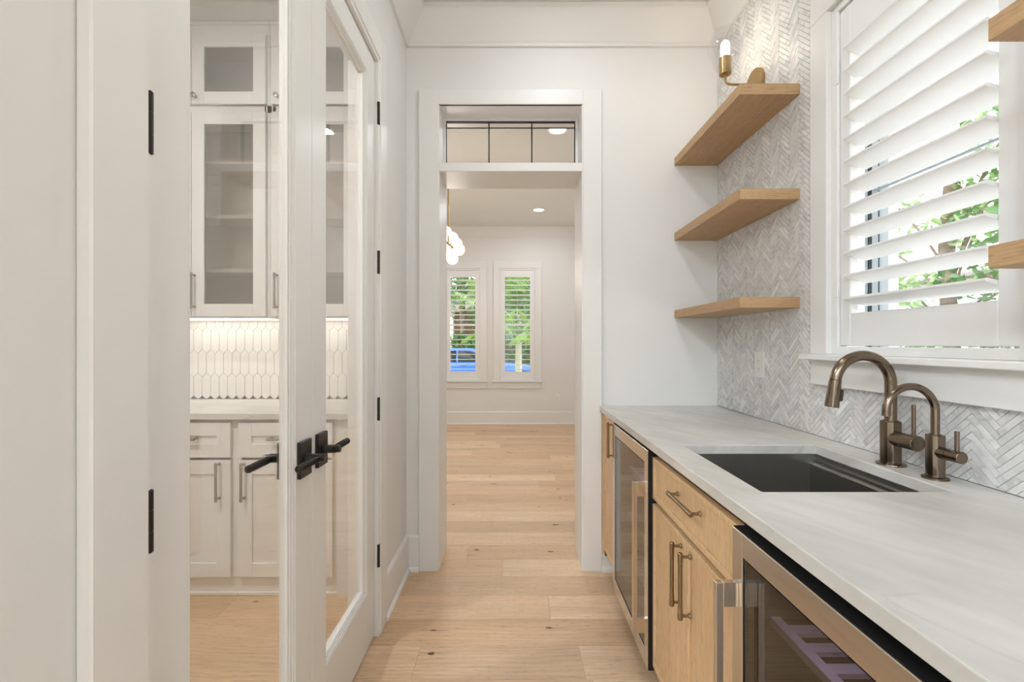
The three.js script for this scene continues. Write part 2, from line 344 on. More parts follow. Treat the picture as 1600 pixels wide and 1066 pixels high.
// French doors in the hall wall
{
  const c = structGroup('trim_4', 'white casing and jambs framing the glass double doors', 'door casing');
  const F = -0.562, N = 0.7064, E = 1.9526;
  part(c, 'side_casing', [box(HW, F, 0, 2.568, 0.6076, N, 0.003)], M.trim);
  part(c, 'side_casing', [box(HW, F, 0, 2.568, E, 2.047, 0.003)], M.trim);
  part(c, 'head_casing', [box(HW, F, 2.468, 2.568, N, E, 0.003)], M.trim);
  part(c, 'jamb', [box(PW, -0.567, 0, 2.468, 0.6984, 0.7204, 0.002), box(-0.655, -0.632, 0, 2.455, 0.7204, 0.7304, 0.001)], M.trim);
  part(c, 'jamb', [box(PW, -0.567, 0, 2.468, 1.9386, 1.9606, 0.002), box(-0.655, -0.632, 0, 2.455, 1.9286, 1.9386, 0.001)], M.trim);
  part(c, 'head_jamb', [box(PW, -0.567, 2.454, 2.474, 0.7204, 1.9386, 0.002), box(-0.655, -0.632, 2.444, 2.454, 0.7304, 1.9286, 0.001)], M.trim);
  const X0 = -0.628, X1 = HW;
  function leaf(name, label, d0, d1, near) {
    const o = structGroup(name, label, 'glass door');
    o.position.set(HW, 0, -(d0 + d1) / 2);
    const S = 0.1, B0 = 0.238, T0 = 2.352, b = 0.0015;
    part(o, 'stile', [box(X0, X1, 0.012, 2.45, d0, d0 + S, b)], M.trim);
    part(o, 'stile', [box(X0, X1, 0.012, 2.45, d1 - S, d1, b)], M.trim);
    part(o, 'bottom_rail', [box(X0, X1, 0.012, B0, d0 + S, d1 - S, b)], M.trim);
    part(o, 'top_rail', [box(X0, X1, T0, 2.45, d0 + S, d1 - S, b)], M.trim);
    const step = (k, side) => { const a = d0 + S + k * 0.0065, e = d1 - S - k * 0.0065, y0 = B0 + k * 0.0065, y1 = T0 - k * 0.0065, deep = 0.003 + 0.0045 * k; return side > 0 ? ringX(-0.606, X1 - deep, a, e, y0, y1, 0.0066, 0.0008) : ringX(X0 + deep, -0.606, a, e, y0, y1, 0.0066, 0.0008); };
    part(o, 'glazing_bead', [0, 1, 2].flatMap((k) => step(k, 1)), M.trim);
    part(o, 'glazing_bead', [0, 1, 2].flatMap((k) => step(k, -1)), M.trim);
    part(o, 'pane', [box(-0.609, -0.603, B0 + 0.015, T0 - 0.015, d0 + S + 0.015, d1 - S - 0.015, 0)], M.pane);
    const hd = near ? d0 - 0.009 : d1 + 0.0075;
    for (const y of [2.233, 1.597, 0.971, 0.3445]) {
      const h = part(o, 'hinge', [turned([[0, -0.0505], [0.004, -0.0505], [0.0065, -0.048], [0.0065, -0.018], [0.0059, -0.0175], [0.0059, -0.0165], [0.0065, -0.016], [0.0065, 0.016], [0.0059, 0.0165], [0.0059, 0.0175], [0.0065, 0.018], [0.0065, 0.048], [0.004, 0.0505], [0, 0.0505]], [-0.5705, y, hd], 'y', 16)], M.black);
      part(h, 'hinge_plate', [box(-0.6, -0.572, y - 0.048, y + 0.048, hd - 0.0012, hd + 0.0012, 0.0004)], M.black);
    }
    const rd = near ? d1 - 0.0575 : d0 + 0.0525, dir = near ? -1 : 1;
    for (const s of [1, -1]) { // hall side, pantry side
      const X = (x) => (s > 0 ? X1 + x : X0 - x), y = 0.93;
      const lv = part(o, 'lever_handle', [turned([[0, 0], [0.0135, 0], [0.0135, 0.012], [0.0126, 0.014], [0.0126, 0.036], [0.0105, 0.038], [0.0105, 0.05], [0.009, 0.052], [0, 0.052]], [X(0.011), y, rd], s > 0 ? 'x' : '-x', 24),
        box(X(0.032), X(0.052), y - 0.0085, y + 0.0085, rd - 0.009, rd + 0.009, 0.002), box(X(0.034), X(0.05), y - 0.0075, y + 0.0075, rd + dir * 0.008, rd + dir * 0.03, 0.002)], M.black);
      part(lv, 'rosette', [box(X(0), X(0.011), y - 0.05, y + 0.05, rd - 0.034, rd + 0.034, 0.0012)], M.black);
      const prof = [[0, 0]], a = 0.022; // knurled grip
      prof.push([0.0098, 0], [0.0102, 0.001]);
      for (let i = 0; i < 30; i++) prof.push([0.0102, 0.002 + i * 0.0029], [0.0096, 0.0034 + i * 0.0029]);
      prof.push([0.0102, 0.09], [0.0102, 0.0915], [0.0095, 0.0925], [0, 0.0925]);
      part(lv, 'grip', [turned(prof, [X(0.042), y, rd + dir * a], dir > 0 ? 'd' : 'n', 20, 0.2)], M.black);
    }
  }
  leaf('door_1', 'nearer white glass door with black lever pointing toward the viewer', 0.7234, 1.327, true);
  leaf('door_2', 'farther white glass door with black lever and four black hinges on view', 1.330, 1.936, false);
}

// herringbone marble on the window wall, picket tile in the pantry
function clip(poly, axis, lim, keepLess) {
  const out = [];
  for (let i = 0; i < poly.length; i++) {
    const a = poly[i], b = poly[(i + 1) % poly.length], ia = keepLess ? a[axis] <= lim : a[axis] >= lim, ib = keepLess ? b[axis] <= lim : b[axis] >= lim;
    if (ia) out.push(a);
    if (ia !== ib) { const t = (lim - a[axis]) / (b[axis] - a[axis]); out.push([a[0] + (b[0] - a[0]) * t, a[1] + (b[1] - a[1]) * t]); }
  }
  return out;
}
function slab(poly, place, h, ch) { // convex outline made into a tile with eased edges; place(u, v, up) -> [x, y, z]
  let area = 0, cu = 0, cv = 0;
  for (let i = 0; i < poly.length; i++) { const a = poly[i], b = poly[(i + 1) % poly.length]; area += a[0] * b[1] - b[0] * a[1]; cu += a[0]; cv += a[1]; }
  cu /= poly.length; cv /= poly.length;
  const top = poly.map((q) => { const l = Math.hypot(q[0] - cu, q[1] - cv), k = Math.max(0, 1 - ch * 1.6 / Math.max(l, 1e-4)); return [cu + (q[0] - cu) * k, cv + (q[1] - cv) * k]; });
  const base = place(0, 0, 0), up = place(0, 0, 1).map((v, i) => v - base[i]), list = [[top.map((q) => place(q[0], q[1], h)), up]];
  for (let i = 0; i < poly.length; i++) {
    const j = (i + 1) % poly.length, mid = [(poly[i][0] + poly[j][0]) / 2, (poly[i][1] + poly[j][1]) / 2], a = place(mid[0], mid[1], 0), c = place(cu, cv, 0), out = a.map((v, k) => v - c[k]);
    list.push([[place(...top[i], h), place(...top[j], h), place(...poly[j], h - ch), place(...poly[i], h - ch)], out.map((v, k) => v + up[k] * 0.02)]);
    list.push([[place(...poly[i], h - ch), place(...poly[j], h - ch), place(...poly[j], 0), place(...poly[i], 0)], out]);
  }
  return polys(list);
}
{
  const P = 0.0158, n = 6, G = 0.0011, R2 = Math.SQRT1_2, all = [];
  const regions = [[1.703, BACK, 0.9085, 2.886], [0.9, 1.703, 0.9085, 1.1005], [0.9, 1.703, 2.532, 2.886], [0.3, 0.9, 0.9085, 2.886]];
  const tiles = [];
  for (let j = -260; j < 400; j++) for (let m = -30; m < 30; m++) for (const vert of [0, 1]) {
    const a0 = vert ? j + 2 * n * m : j + 2 * n * m, b0 = vert ? j - 2 * n + 1 : j;
    const w = vert ? 1 : n, h = vert ? n : 1, g = G / P / 2;
    const rect = [[a0 + g, b0 + g], [a0 + w - g, b0 + g], [a0 + w - g, b0 + h - g], [a0 + g, b0 + h - g]].map(([x, y]) => [(x - y) * R2 * P + 1.2, (x + y) * R2 * P + 1.0]);
    const cu = (rect[0][0] + rect[2][0]) / 2, cv = (rect[0][1] + rect[2][1]) / 2;
    if (cu < 0.2 || cu > 2.6 || cv < 0.8 || cv > 3) continue;
    for (const q of regions) {
      let p = clip(clip(clip(clip(rect, 0, q[0], false), 0, q[1], true), 1, q[2], false), 1, q[3], true);
      if (p.length < 3) continue;
      const whole = p.length === 4 && p.every((a, i) => Math.hypot(a[0] - rect[i][0], a[1] - rect[i][1]) < 1e-6);
      let ar = 0; for (let i = 0; i < p.length; i++) { const a = p[i], b = p[(i + 1) % p.length]; ar += a[0] * b[1] - b[0] * a[1]; }
      if (Math.abs(ar) / 2 < 2e-5) continue;
      tiles.push({ p, cu, cv, vert, whole });
    }
  }
  const wall = struct('wall_tile', regions.map((q) => box(TILE + 0.0032, RW + 0.001, q[2], q[3], q[0], q[1], 0)), M.grout, 'pale grey marble herringbone tile covering the wall around the window', 'tiled wall');
  const tone = () => { const t = Math.pow(rnd(), 1.8), k = 1.0 - 0.17 * t; return [k, k * rnd(0.985, 0.995), k * rnd(0.965, 0.985)]; };
  const dress = (g) => { const c = tone(), k = g.attributes.position.count, a = new Float32Array(k * 3); for (let i = 0; i < k; i++) a.set(c, i * 3); g.setAttribute('color', new THREE.BufferAttribute(a, 3)); return grain(g, 'z', [rnd(0, 0.5), rnd(0, 0.5)]); };
  const variants = [0, 1].map((vert) => { const t = tiles.find((q) => q.whole && q.vert === vert); return Array.from({ length: 14 }, () => dress(slab(t.p.map(([u, v]) => [u - t.cu, v - t.cv]), (u, v, h) => [-h, v, -u], 0.0075, 0.0007))); });
  const inView = (t) => { const px = 800 + FOCAL * TILE / t.cu, py = 537 - (t.cv - EYE) * FOCAL / t.cu; return px < 1600 && py > 0 && py < 1066; };
  tiles.sort((a, b) => inView(b) - inView(a) || a.cu - b.cu);
  const rest = [];
  tiles.forEach((t, i) => {
    if (i < 300 && inView(t)) {
      if (t.whole) {
        const m = shade(new THREE.Mesh(variants[t.vert][Math.floor(rnd(0, 14))], M.marble));
        m.position.set(TILE + 0.0075 + rnd(-0.0003, 0.0003), t.cv, -t.cu); m.name = numbered('tile'); wall.add(m);
      } else part(wall, 'tile', dress(slab(t.p, (u, v, h) => [TILE + 0.0075 - h, v, -u], 0.0075, 0.0007)), M.marble);
    } else { const o = rnd(-0.0003, 0.0003); rest.push(dress(slab(t.p, (u, v, h) => [TILE + 0.0075 + o - h, v, -u], 0.0075, 0.0007))); }
  });
  const st = part(wall, 'tile_field', rest, M.marble); st.userData.kind = 'stuff';
}
{
  const wall = struct('wall_picket', [box(PLEFT, PW, 0, CEIL, PIN + 0.004, PIN + 0.13, 0), box(PLEFT, PW, 0.905, 1.43, PIN, PIN + 0.005, 0)], M.whiteGrout, 'white elongated picket tile backsplash behind the pantry counter', 'tiled wall');
  const W = 0.0525, H = 0.170, T = 0.027, g = 0.0009, pitch = H - T;
  for (let r = 0; r < 4; r++) for (let k = -40; k < -12; k++) {
    const cx = (k + (r % 2) * 0.5) * W, cy = 0.985 + r * pitch;
    if (cx > PW + 0.03 || cx < PLEFT - 0.03) continue;
    let p = [[cx, cy - H / 2 + g], [cx + W / 2 - g, cy - H / 2 + T], [cx + W / 2 - g, cy + H / 2 - T], [cx, cy + H / 2 - g], [cx - W / 2 + g, cy + H / 2 - T], [cx - W / 2 + g, cy - H / 2 + T]];
    p = clip(clip(clip(clip(p, 0, PLEFT, false), 0, PW, true), 1, 0.9085, false), 1, 1.4, true);
    if (p.length < 3) continue;
    part(wall, 'tile', slab(p, (u, v, h) => [u, v, -(PIN + 0.001 - h)], 0.007, 0.0012), M.white);
  }
}

// ------------------------------------------------------------------ kitchen-side window with plantation shutter
function louvre(w, t) { const a = [], r = t / 2, h = w / 2 - r; for (let i = 0; i <= 6; i++) { const q = -Math.PI / 2 + i / 6 * Math.PI; a.push([h + r * 0.55 * Math.cos(q), r * 0.86 * Math.sin(q)]); } a.push([0, r * 1.05]); for (let i = 0; i <= 6; i++) { const q = Math.PI / 2 + i / 6 * Math.PI; a.push([-h + r * 0.55 * Math.cos(q), r * 0.86 * Math.sin(q)]); } a.push([0, -r * 1.05]); return a; }
const bladeAlongD = (x, y, d0, d1, w, tilt) => alongD(louvre(w, 0.0115).map(([a, b]) => [x + a * Math.cos(tilt) + b * Math.sin(tilt), y - a * Math.sin(tilt) + b * Math.cos(tilt)]), d0, d1, 0.35);
const bladeAlongX = (d, y, x0, x1, w, tilt) => alongX(louvre(w, 0.0115).map(([a, b]) => [d + a * Math.cos(tilt) + b * Math.sin(tilt), y - a * Math.sin(tilt) + b * Math.cos(tilt)]), x0, x1, 0.5);
{
  const D0 = 0.987, D1 = 1.615, F = 1.113, w = structGroup('window_2', 'white cased window over the sink with sill, apron and black sash', 'window');
  part(w, 'side_casing', [box(F, RW, 1.211, 2.4275, D1 - 0.004, 1.70, 0.002)], M.trim);
  part(w, 'side_casing', [box(F, RW, 1.211, 2.4275, 0.902, D0 + 0.004, 0.002)], M.trim);
  part(w, 'head_casing', [box(F, RW, 2.4275, 2.53, 0.902, 1.70, 0.002)], M.trim);
  part(w, 'sill', [box(1.1, 1.243, 1.1915, 1.2108, D0 + 0.001, D1 - 0.001, 0), box(1.078, RW, 1.191, 1.211, 0.886, 1.716, 0.003)], M.trim);
  part(w, 'apron', [box(F, RW, 1.10, 1.191, 0.902, 1.698, 0.002)], M.trim);
  part(w, 'reveal', [box(RW, 1.246, 1.211, 2.43, D1 - 0.012, D1 + 0.002, 0), box(RW, 1.246, 1.211, 2.43, D0 - 0.002, D0 + 0.012, 0), box(RW, 1.246, 2.418, 2.432, D0, D1, 0)], M.trim);
  part(w, 'window_frame', [...ringX(1.2445, 1.25, D0, D1, 1.19, 2.43, 0.0165, 0.0005), ...ringX(1.262, 1.284, D0, D1, 1.19, 2.43, 0.02, 0.0005), ...ringX(1.288, 1.319, D0, D1, 1.19, 2.43, 0.021, 0.0005)], M.screen);
  part(w, 'frame_track', [...ringX(1.25, 1.262, D0, D1, 1.19, 2.43, 0.0195, 0.0005), ...ringX(1.284, 1.288, D0, D1, 1.19, 2.43, 0.0205, 0.0004)], M.blackFrame);
  part(w, 'meeting_rail', [box(1.268, 1.278, 1.7825, 1.7895, D0 + 0.018, D1 - 0.018, 0.001)], M.screen);
  part(w, 'pane', [box(1.27, 1.274, 1.2, 1.781, D0 + 0.017, D1 - 0.0175, 0)], M.pane);
  part(w, 'pane', [box(1.275, 1.279, 1.793, 2.415, D0 + 0.017, D1 - 0.0175, 0)], M.pane);

  const s = thing('plantation_shutter', 'white plantation shutter with tilted louvers filling the window above the sink', 'shutter', [1.14, 1.211, 1.30]);
  part(s, 'mounting_frame', [box(1.131, 1.165, 1.211, 2.4275, 1.5815, 1.6145, 0.002), box(1.131, 1.165, 1.211, 2.4275, 0.9875, 1.0155, 0.002), box(1.131, 1.165, 2.402, 2.4275, 1.0155, 1.5815, 0.002), box(1.131, 1.165, 1.211, 1.239, 1.0155, 1.5815, 0.002)], M.shutter);
  part(s, 'stile', [box(1.139, 1.168, 1.2425, 2.399, 1.532, 1.580, 0.003)], M.shutter);
  part(s, 'stile', [box(1.139, 1.168, 1.2425, 2.399, 1.018, 1.068, 0.003)], M.shutter);
  part(s, 'bottom_rail', [box(1.140, 1.167, 1.2425, 1.352, 1.068, 1.532, 0.002)], M.shutter);
  part(s, 'top_rail', [box(1.140, 1.167, 2.27, 2.399, 1.068, 1.532, 0.002)], M.shutter);
  for (let i = 0; i < 12; i++) part(s, 'louver', [bladeAlongD(1.1535, 1.3905 + i * 0.0767, 1.0695, 1.5305, 0.089, 15.2 * Math.PI / 180)], M.shutter);
  for (const y of [2.19, 1.45]) part(s, 'hinge', [turned([[0, -0.038], [0.004, -0.038], [0.004, 0.038], [0, 0.038]], [1.1305, y, 1.5808], 'y', 12), box(1.1295, 1.1315, y - 0.038, y + 0.038, 1.582, 1.597, 0.0004)], M.shutter);
}
// two narrow windows of the far room
{
  const names = ['shuttered narrow window nearest the chandelier in the far room', 'shuttered narrow window above the wall outlet in the far room'];
  const shut = ['slim white shutter with open louvers nearest the chandelier', 'slim white shutter with open louvers above the far wall outlet'];
  [-0.848, 0].forEach((s, i) => {
    const L = -0.191 + s, R = 0.352 + s, w = structGroup('window_' + (3 + i), names[i], 'window'), F = FAR - 0.02;
    part(w, 'side_casing', [box(L - 0.0965, L, 0.675, 2.416, F, FAR, 0.002)], M.trim);
    part(w, 'side_casing', [box(R, R + 0.105, 0.675, 2.416, F, FAR, 0.002)], M.trim);
    part(w, 'head_casing', [box(L - 0.0965, R + 0.105, 2.416, 2.529, F, FAR, 0.002)], M.trim);
    part(w, 'sill', [box(L - 0.115, R + 0.12, 0.655, 0.677, FAR - 0.05, FAR + 0.06, 0.003)], M.trim);
    part(w, 'apron', [box(L - 0.0965, R + 0.105, 0.556, 0.655, F, FAR, 0.002)], M.trim);
    part(w, 'window_frame', [...ringD(L, R, 0.676, 2.416, FAR + 0.10, FAR + 0.16, 0.03, 0.001), box(L, R, 1.53, 1.56, FAR + 0.11, FAR + 0.15, 0.001)], M.trim);
    part(w, 'pane', [box(L + 0.03, R - 0.03, 0.705, 1.53, FAR + 0.125, FAR + 0.13, 0)], M.pane);
    part(w, 'pane', [box(L + 0.03, R - 0.03, 1.56, 2.386, FAR + 0.125, FAR + 0.13, 0)], M.pane);
    const o = thing('window_shutter', shut[i], 'shutter', [(L + R) / 2, 0.677, FAR], 'slim shutters in the far room');
    part(o, 'mounting_frame', ringD(L + 0.001, R - 0.001, 0.678, 2.414, FAR - 0.012, FAR + 0.03, 0.026, 0.002), M.shutter);
    const l = L + 0.029, r = R - 0.023;
    part(o, 'stile', [box(l, l + 0.053, 0.707, 2.386, FAR - 0.004, FAR + 0.024, 0.002)], M.shutter);
    part(o, 'stile', [box(r - 0.05, r - 0.004, 0.707, 2.386, FAR - 0.004, FAR + 0.024, 0.002)], M.shutter);
    part(o, 'bottom_rail', [box(l + 0.053, r - 0.05, 0.707, 0.814, FAR - 0.003, FAR + 0.023, 0.002)], M.shutter);
    part(o, 'top_rail', [box(l + 0.053, r - 0.05, 2.281, 2.386, FAR - 0.003, FAR + 0.023, 0.002)], M.shutter);
    for (let k = 0; k < 19; k++) part(o, 'louver', [bladeAlongX(FAR + 0.01, 0.85 + k * 0.0768, l + 0.0545, r - 0.0515, 0.07, 0.06)], M.shutter);
  });
}

// ------------------------------------------------------------------ wet bar along the tiled wall
const CF = 0.50, TOP = 0.878; // cabinet faces, top of carcasses
function barPull(parent, name, x, y, d, len, axis, mat, out = 1) { // out -1: projects towards -x, 'n': towards the camera
  const r = 0.0062, prof = [[0, 0], [0.0048, 0.0004], [r + 0.0008, 0.003], [r + 0.0008, 0.022], [r, 0.023], [r, 0.0255], [r + 0.0006, 0.0262], [r + 0.0006, 0.0285], [r, 0.0292], [r, 0.032], [r + 0.0006, 0.0327], [r + 0.0006, 0.035], [r - 0.0002, 0.036]];
  const back = prof.map(([a, b]) => [a, len - b]).reverse(), all = [...prof, ...back];
  const st = axis === 'y' ? [x, y - len / 2, d] : axis === 'd' ? [x, y, d - len / 2] : [x - len / 2, y, d];
  const bar = turned(all, st, axis, 18, 0.35), posts = [];
  for (const s of [-1, 1]) {
    const e = s * (len / 2 - 0.012), q = axis === 'y' ? [x, y + e, d] : axis === 'd' ? [x, y, d + e] : [x + e, y, d];
    posts.push(turned([[0, 0], [0.0042, 0], [0.0042, 0.022], [0.0062, 0.0235], [0.0075, 0.026], [0.0075, 0.0285], [0, 0.0285]], q, out === 'n' ? 'd' : 'x', 14, 0.5));
  }
  return part(parent, name, [bar, ...posts], mat);
}
// slim-framed front in the plane x = CF
function slimFront(parent, name, d0, d1, y0, y1, w = 0.017) {
  const g = [...ringX(CF, CF + 0.02, d0, d1, y0, y1, w, 0.001), box(CF + 0.006, CF + 0.018, y0 + w - 0.001, y1 - w + 0.001, d0 + w - 0.001, d1 - w + 0.001, 0)];
  return part(parent, name, g.map((q) => grain(q, 'y', [rnd(), rnd()])), M.oak);
}
{
  const c = thing('sink_cabinet', 'oak sink base cabinet with one drawer front and two doors under the sink', 'cabinet', [0.81, 0, 1.313]);
  const d0 = 1.008, d1 = 1.622;
  part(c, 'carcass', [grain(box(CF + 0.021, 1.13, 0.1, TOP - 0.0005, d0, d0 + 0.018, 0), 'y'), grain(box(CF + 0.021, 1.13, 0.1, TOP - 0.0005, d1 - 0.018, d1, 0), 'y'), grain(box(CF + 0.021, 1.13, 0.1, 0.118, d0, d1, 0), 'x'), grain(box(CF + 0.021, CF + 0.04, 0.62, TOP - 0.0005, d0, d1, 0), 'z')], M.oakDark);
  part(c, 'toe_kick', [grain(box(CF + 0.07, CF + 0.085, 0, 0.1, d0, d1, 0), 'z')], M.oak);
  const dr = slimFront(c, 'drawer', d0 + 0.003, d1 - 0.003, 0.7, 0.847);
  barPull(dr, 'bar_pull', 0.472, 0.797, 1.29, 0.185, 'd', M.pull);
  const a = slimFront(c, 'door', 1.3165, d1 - 0.003, 0.103, 0.682), b = slimFront(c, 'door', d0 + 0.003, 1.3135, 0.103, 0.682);
  barPull(a, 'bar_pull', 0.472, 0.569, 1.344, 0.19, 'y', M.pull);
  barPull(b, 'bar_pull', 0.472, 0.5675, 1.278, 0.19, 'y', M.pull);
}
{
  const c = thing('narrow_cabinet', 'narrow oak base cabinet between the beverage cooler and the end wall', 'cabinet', [0.81, 0, 2.345]);
  const d0 = 2.201, d1 = 2.49;
  part(c, 'carcass', [box(CF + 0.021, 1.13, 0.1, TOP - 0.0005, d0, d1, 0), box(CF + 0.004, CF + 0.021, 0.1, TOP - 0.0005, 2.462, d1, 0)], M.oakDark);
  part(c, 'filler_strip', [grain(box(CF - 0.006, CF + 0.012, 0.105, TOP - 0.001, 2.468, 2.492, 0.001), 'y')], M.oak);
  part(c, 'toe_kick', [grain(box(CF + 0.07, CF + 0.085, 0, 0.1, d0, d1, 0), 'z')], M.oak);
  const dr = slimFront(c, 'door', d0 + 0.003, 2.462, 0.135, 0.868);
  barPull(dr, 'bar_pull', 0.472, 0.775, 2.236, 0.175, 'y', M.pull);
}
function cooler(label, d0, d1, ytop, handleFar) {
  const c = thing('beverage_cooler', label, 'cooler', [0.81, 0, (d0 + d1) / 2], 'beverage coolers under the counter');
  const F = 0.485, B = 0.523, y0 = 0.08, t = 0.003;
  part(c, 'cabinet_body', [box(B + 0.006, 1.11, 0.07, 0.866, d0 + t, d0 + 0.03, 0.001), box(B + 0.006, 1.11, 0.07, 0.866, d1 - 0.03, d1 - t, 0.001), box(B + 0.006, 1.11, 0.835, 0.866, d0 + 0.03, d1 - 0.03, 0.001), box(B + 0.006, 1.11, 0.07, 0.11, d0 + 0.03, d1 - 0.03, 0.001), box(1.07, 1.11, 0.11, 0.835, d0 + 0.03, d1 - 0.03, 0.001)], M.dark);
  part(c, 'foot_grille', [box(B + 0.03, B + 0.045, 0.0, 0.07, d0 + 0.005, d1 - 0.005, 0.001), ...[0.02, 0.035, 0.05].map((y) => box(B + 0.024, B + 0.03, y, y + 0.006, d0 + 0.04, d1 - 0.04, 0.0005))], M.rubber);
  const dr = part(c, 'door_frame', [box(F, B, y0, ytop, d0 + t, d0 + t + 0.042, 0.0015), box(F, B, y0, ytop, d1 - t - 0.042, d1 - t, 0.0015), box(F, B, ytop - 0.05, ytop, d0 + t + 0.042, d1 - t - 0.042, 0.0015), box(F, B, y0, y0 + 0.055, d0 + t + 0.042, d1 - t - 0.042, 0.0015)].map((g) => grain(g, 'z')), M.steel);
  part(dr, 'gasket', [...ringX(F + 0.006, B + 0.006, d0 + t + 0.0415, d1 - t - 0.0415, y0 + 0.0545, ytop - 0.0495, 0.007, 0), ...ringX(B, B + 0.006, d0 + t + 0.004, d1 - t - 0.004, y0 + 0.004, ytop - 0.004, 0.03, 0), box(F + 0.0016, B + 0.006, y0 + 0.001, ytop - 0.001, d0 + t - 0.0008, d0 + t + 0.0002, 0)], M.rubber);
  part(dr, 'top_gasket', [box(F + 0.0035, B + 0.006, ytop - 0.0004, ytop + 0.0014, d0 + t, d1 - t, 0)], M.rubber);
  part(dr, 'glass', [box(F + 0.004, F + 0.008, y0 + 0.06, ytop - 0.055, d0 + t + 0.046, d1 - t - 0.046, 0)], M.tint);
  const hd = handleFar ? d1 - t - 0.021 : d0 + t + 0.022, h0 = 0.205, h1 = handleFar ? 0.738 : 0.75;
  part(dr, 'handle', [box(0.437, 0.4525, h0, h1, hd - 0.008, hd + 0.008, 0.0012), box(0.4525, F, h1 - 0.052, h1, hd - 0.0078, hd + 0.0078, 0.0008), box(0.4525, F, h0, h0 + 0.052, hd - 0.0078, hd + 0.0078, 0.0008)].map((g) => grain(g, 'y')), M.steel);
  for (const y of [0.668, 0.45, 0.25]) {
    const rk = part(c, 'rack', [box(0.55, 0.572, y - 0.018, y, d0 + 0.034, d1 - 0.034, 0.001)], M.rack);
    part(rk, 'back_rail', [box(1.03, 1.05, y - 0.018, y, d0 + 0.034, d1 - 0.034, 0.001)], M.rack);
    for (let k = 0; k < 9; k++) { const d = d1 - 0.06 - k * 0.057; if (d - 0.03 > d0 + 0.03) part(rk, 'rack_slat', [box(0.572, 1.03, y - 0.012, y - 0.002, d - 0.027, d, 0.001)], M.rack); }
  }
  part(c, 'light_strip', [box(0.56, 0.575, 0.826, 0.835, d0 + 0.08, d1 - 0.08, 0)], M.coolLed);
  const l = new THREE.RectAreaLight('#cfd0ff', 42, 0.012, d1 - d0 - 0.16); l.position.set(0, 0.822, 0); l.rotation.x = -Math.PI / 2; l.position.x = 0.5675 - c.position.x; c.add(l);
}
cooler('beverage cooler with steel framed glass door between the sink cabinet and narrow cabinet', 1.624, 2.199, 0.866, false);
cooler('nearest beverage cooler with its handle beside the oak sink doors', 0.39, 1.005, 0.8486, true);

{ // countertop with sink cutout
  const hole = []; const [hx0, hx1, hd0, hd1, r] = [0.577, 1.02, 1.05, 1.53, 0.004];
  for (const [cx, cd, a0] of [[hx1 - r, hd1 - r, 0], [hx0 + r, hd1 - r, 90], [hx0 + r, hd0 + r, 180], [hx1 - r, hd0 + r, 270]]) for (let i = 0; i <= 4; i++) { const a = (a0 + i * 22.5) * Math.PI / 180; hole.push([cx + r * Math.cos(a), cd + r * Math.sin(a)]); }
  const g = upwards([[0.482, 0.36], [TILE - 0.0005, 0.36], [TILE - 0.0005, BACK - 0.001], [0.482, BACK - 0.001]], TOP, 0.908, [hole], 0.0025);
  const k = grain(g, 'x'), uv = k.attributes.uv;
  for (let i = 0; i < uv.count; i++) { const u = uv.getX(i), v = uv.getY(i); uv.setXY(i, u * 0.5 + v * 0.86, -u * 0.86 + v * 0.5); }
  const o = shade(new THREE.Mesh(k, M.stone)); o.name = 'countertop'; scene.add(o);
  tag(o, 'pale veined stone countertop with a square sink cutout along the tiled wall', 'countertop');
}
{ // undermount workstation sink
  const s = thing('sink', 'dark stainless undermount sink with stepped ledge set into the stone counter', 'sink', [0.8, 0.65, 1.29]);
  const x0 = 0.57, x1 = 1.027, d0 = 1.043, d1 = 1.537, y1 = 0.8778, yb = 0.655, t = 0.0015;
  part(s, 'basin', [box(x0, x0 + t, yb, y1, d0, d1, 0), box(x1 - t, x1, yb, y1, d0, d1, 0), box(x0, x1, yb, y1, d1 - t, d1, 0), box(x0, x1, yb, y1, d0, d0 + t, 0), box(x0, x1, yb - t, yb, d0, d1, 0)], M.sinkSteel);
  const led = (x, y) => polys([[[[x(0.0015), 0.8445, -d0 - t], [x(0.022), 0.8445, -d0 - t], [x(0.022), 0.8445, -d1 + t], [x(0.0015), 0.8445, -d1 + t]], [0, 1, 0]], [[[x(0.022), 0.8445, -d0 - t], [x(0.022), yb, -d0 - t], [x(0.022), yb, -d1 + t], [x(0.022), 0.8445, -d1 + t]], [x(0.022) - x(0.0015), 0, 0]],
    [[[x(0.0015), 0.8585, -d0 - t], [x(0.0105), 0.8585, -d0 - t], [x(0.0105), 0.8585, -d1 + t], [x(0.0015), 0.8585, -d1 + t]], [0, 1, 0]], [[[x(0.0105), 0.8585, -d0 - t], [x(0.0105), 0.8445, -d0 - t], [x(0.0105), 0.8445, -d1 + t], [x(0.0105), 0.8585, -d1 + t]], [x(0.022) - x(0.0015), 0, 0]]]);
  part(s, 'ledge', [led((v) => x1 - v)], M.ledgeSteel);
  part(s, 'ledge', [led((v) => x0 + v)], M.ledgeSteel);
  part(s, 'drain', [turned([[0, 0.0005], [0.03, 0.0005], [0.045, 0.003], [0.045, 0], [0, 0]], [0.8, yb, 1.29], 'y', 28)], M.nickel);
}
function arc(x0, y0, d, r, a0, a1, n) { const p = []; for (let i = 0; i <= n; i++) { const a = (a0 + (a1 - a0) * i / n) * Math.PI / 180; p.push([x0 + r * Math.cos(a), y0 + r * Math.sin(a), d]); } return p; }
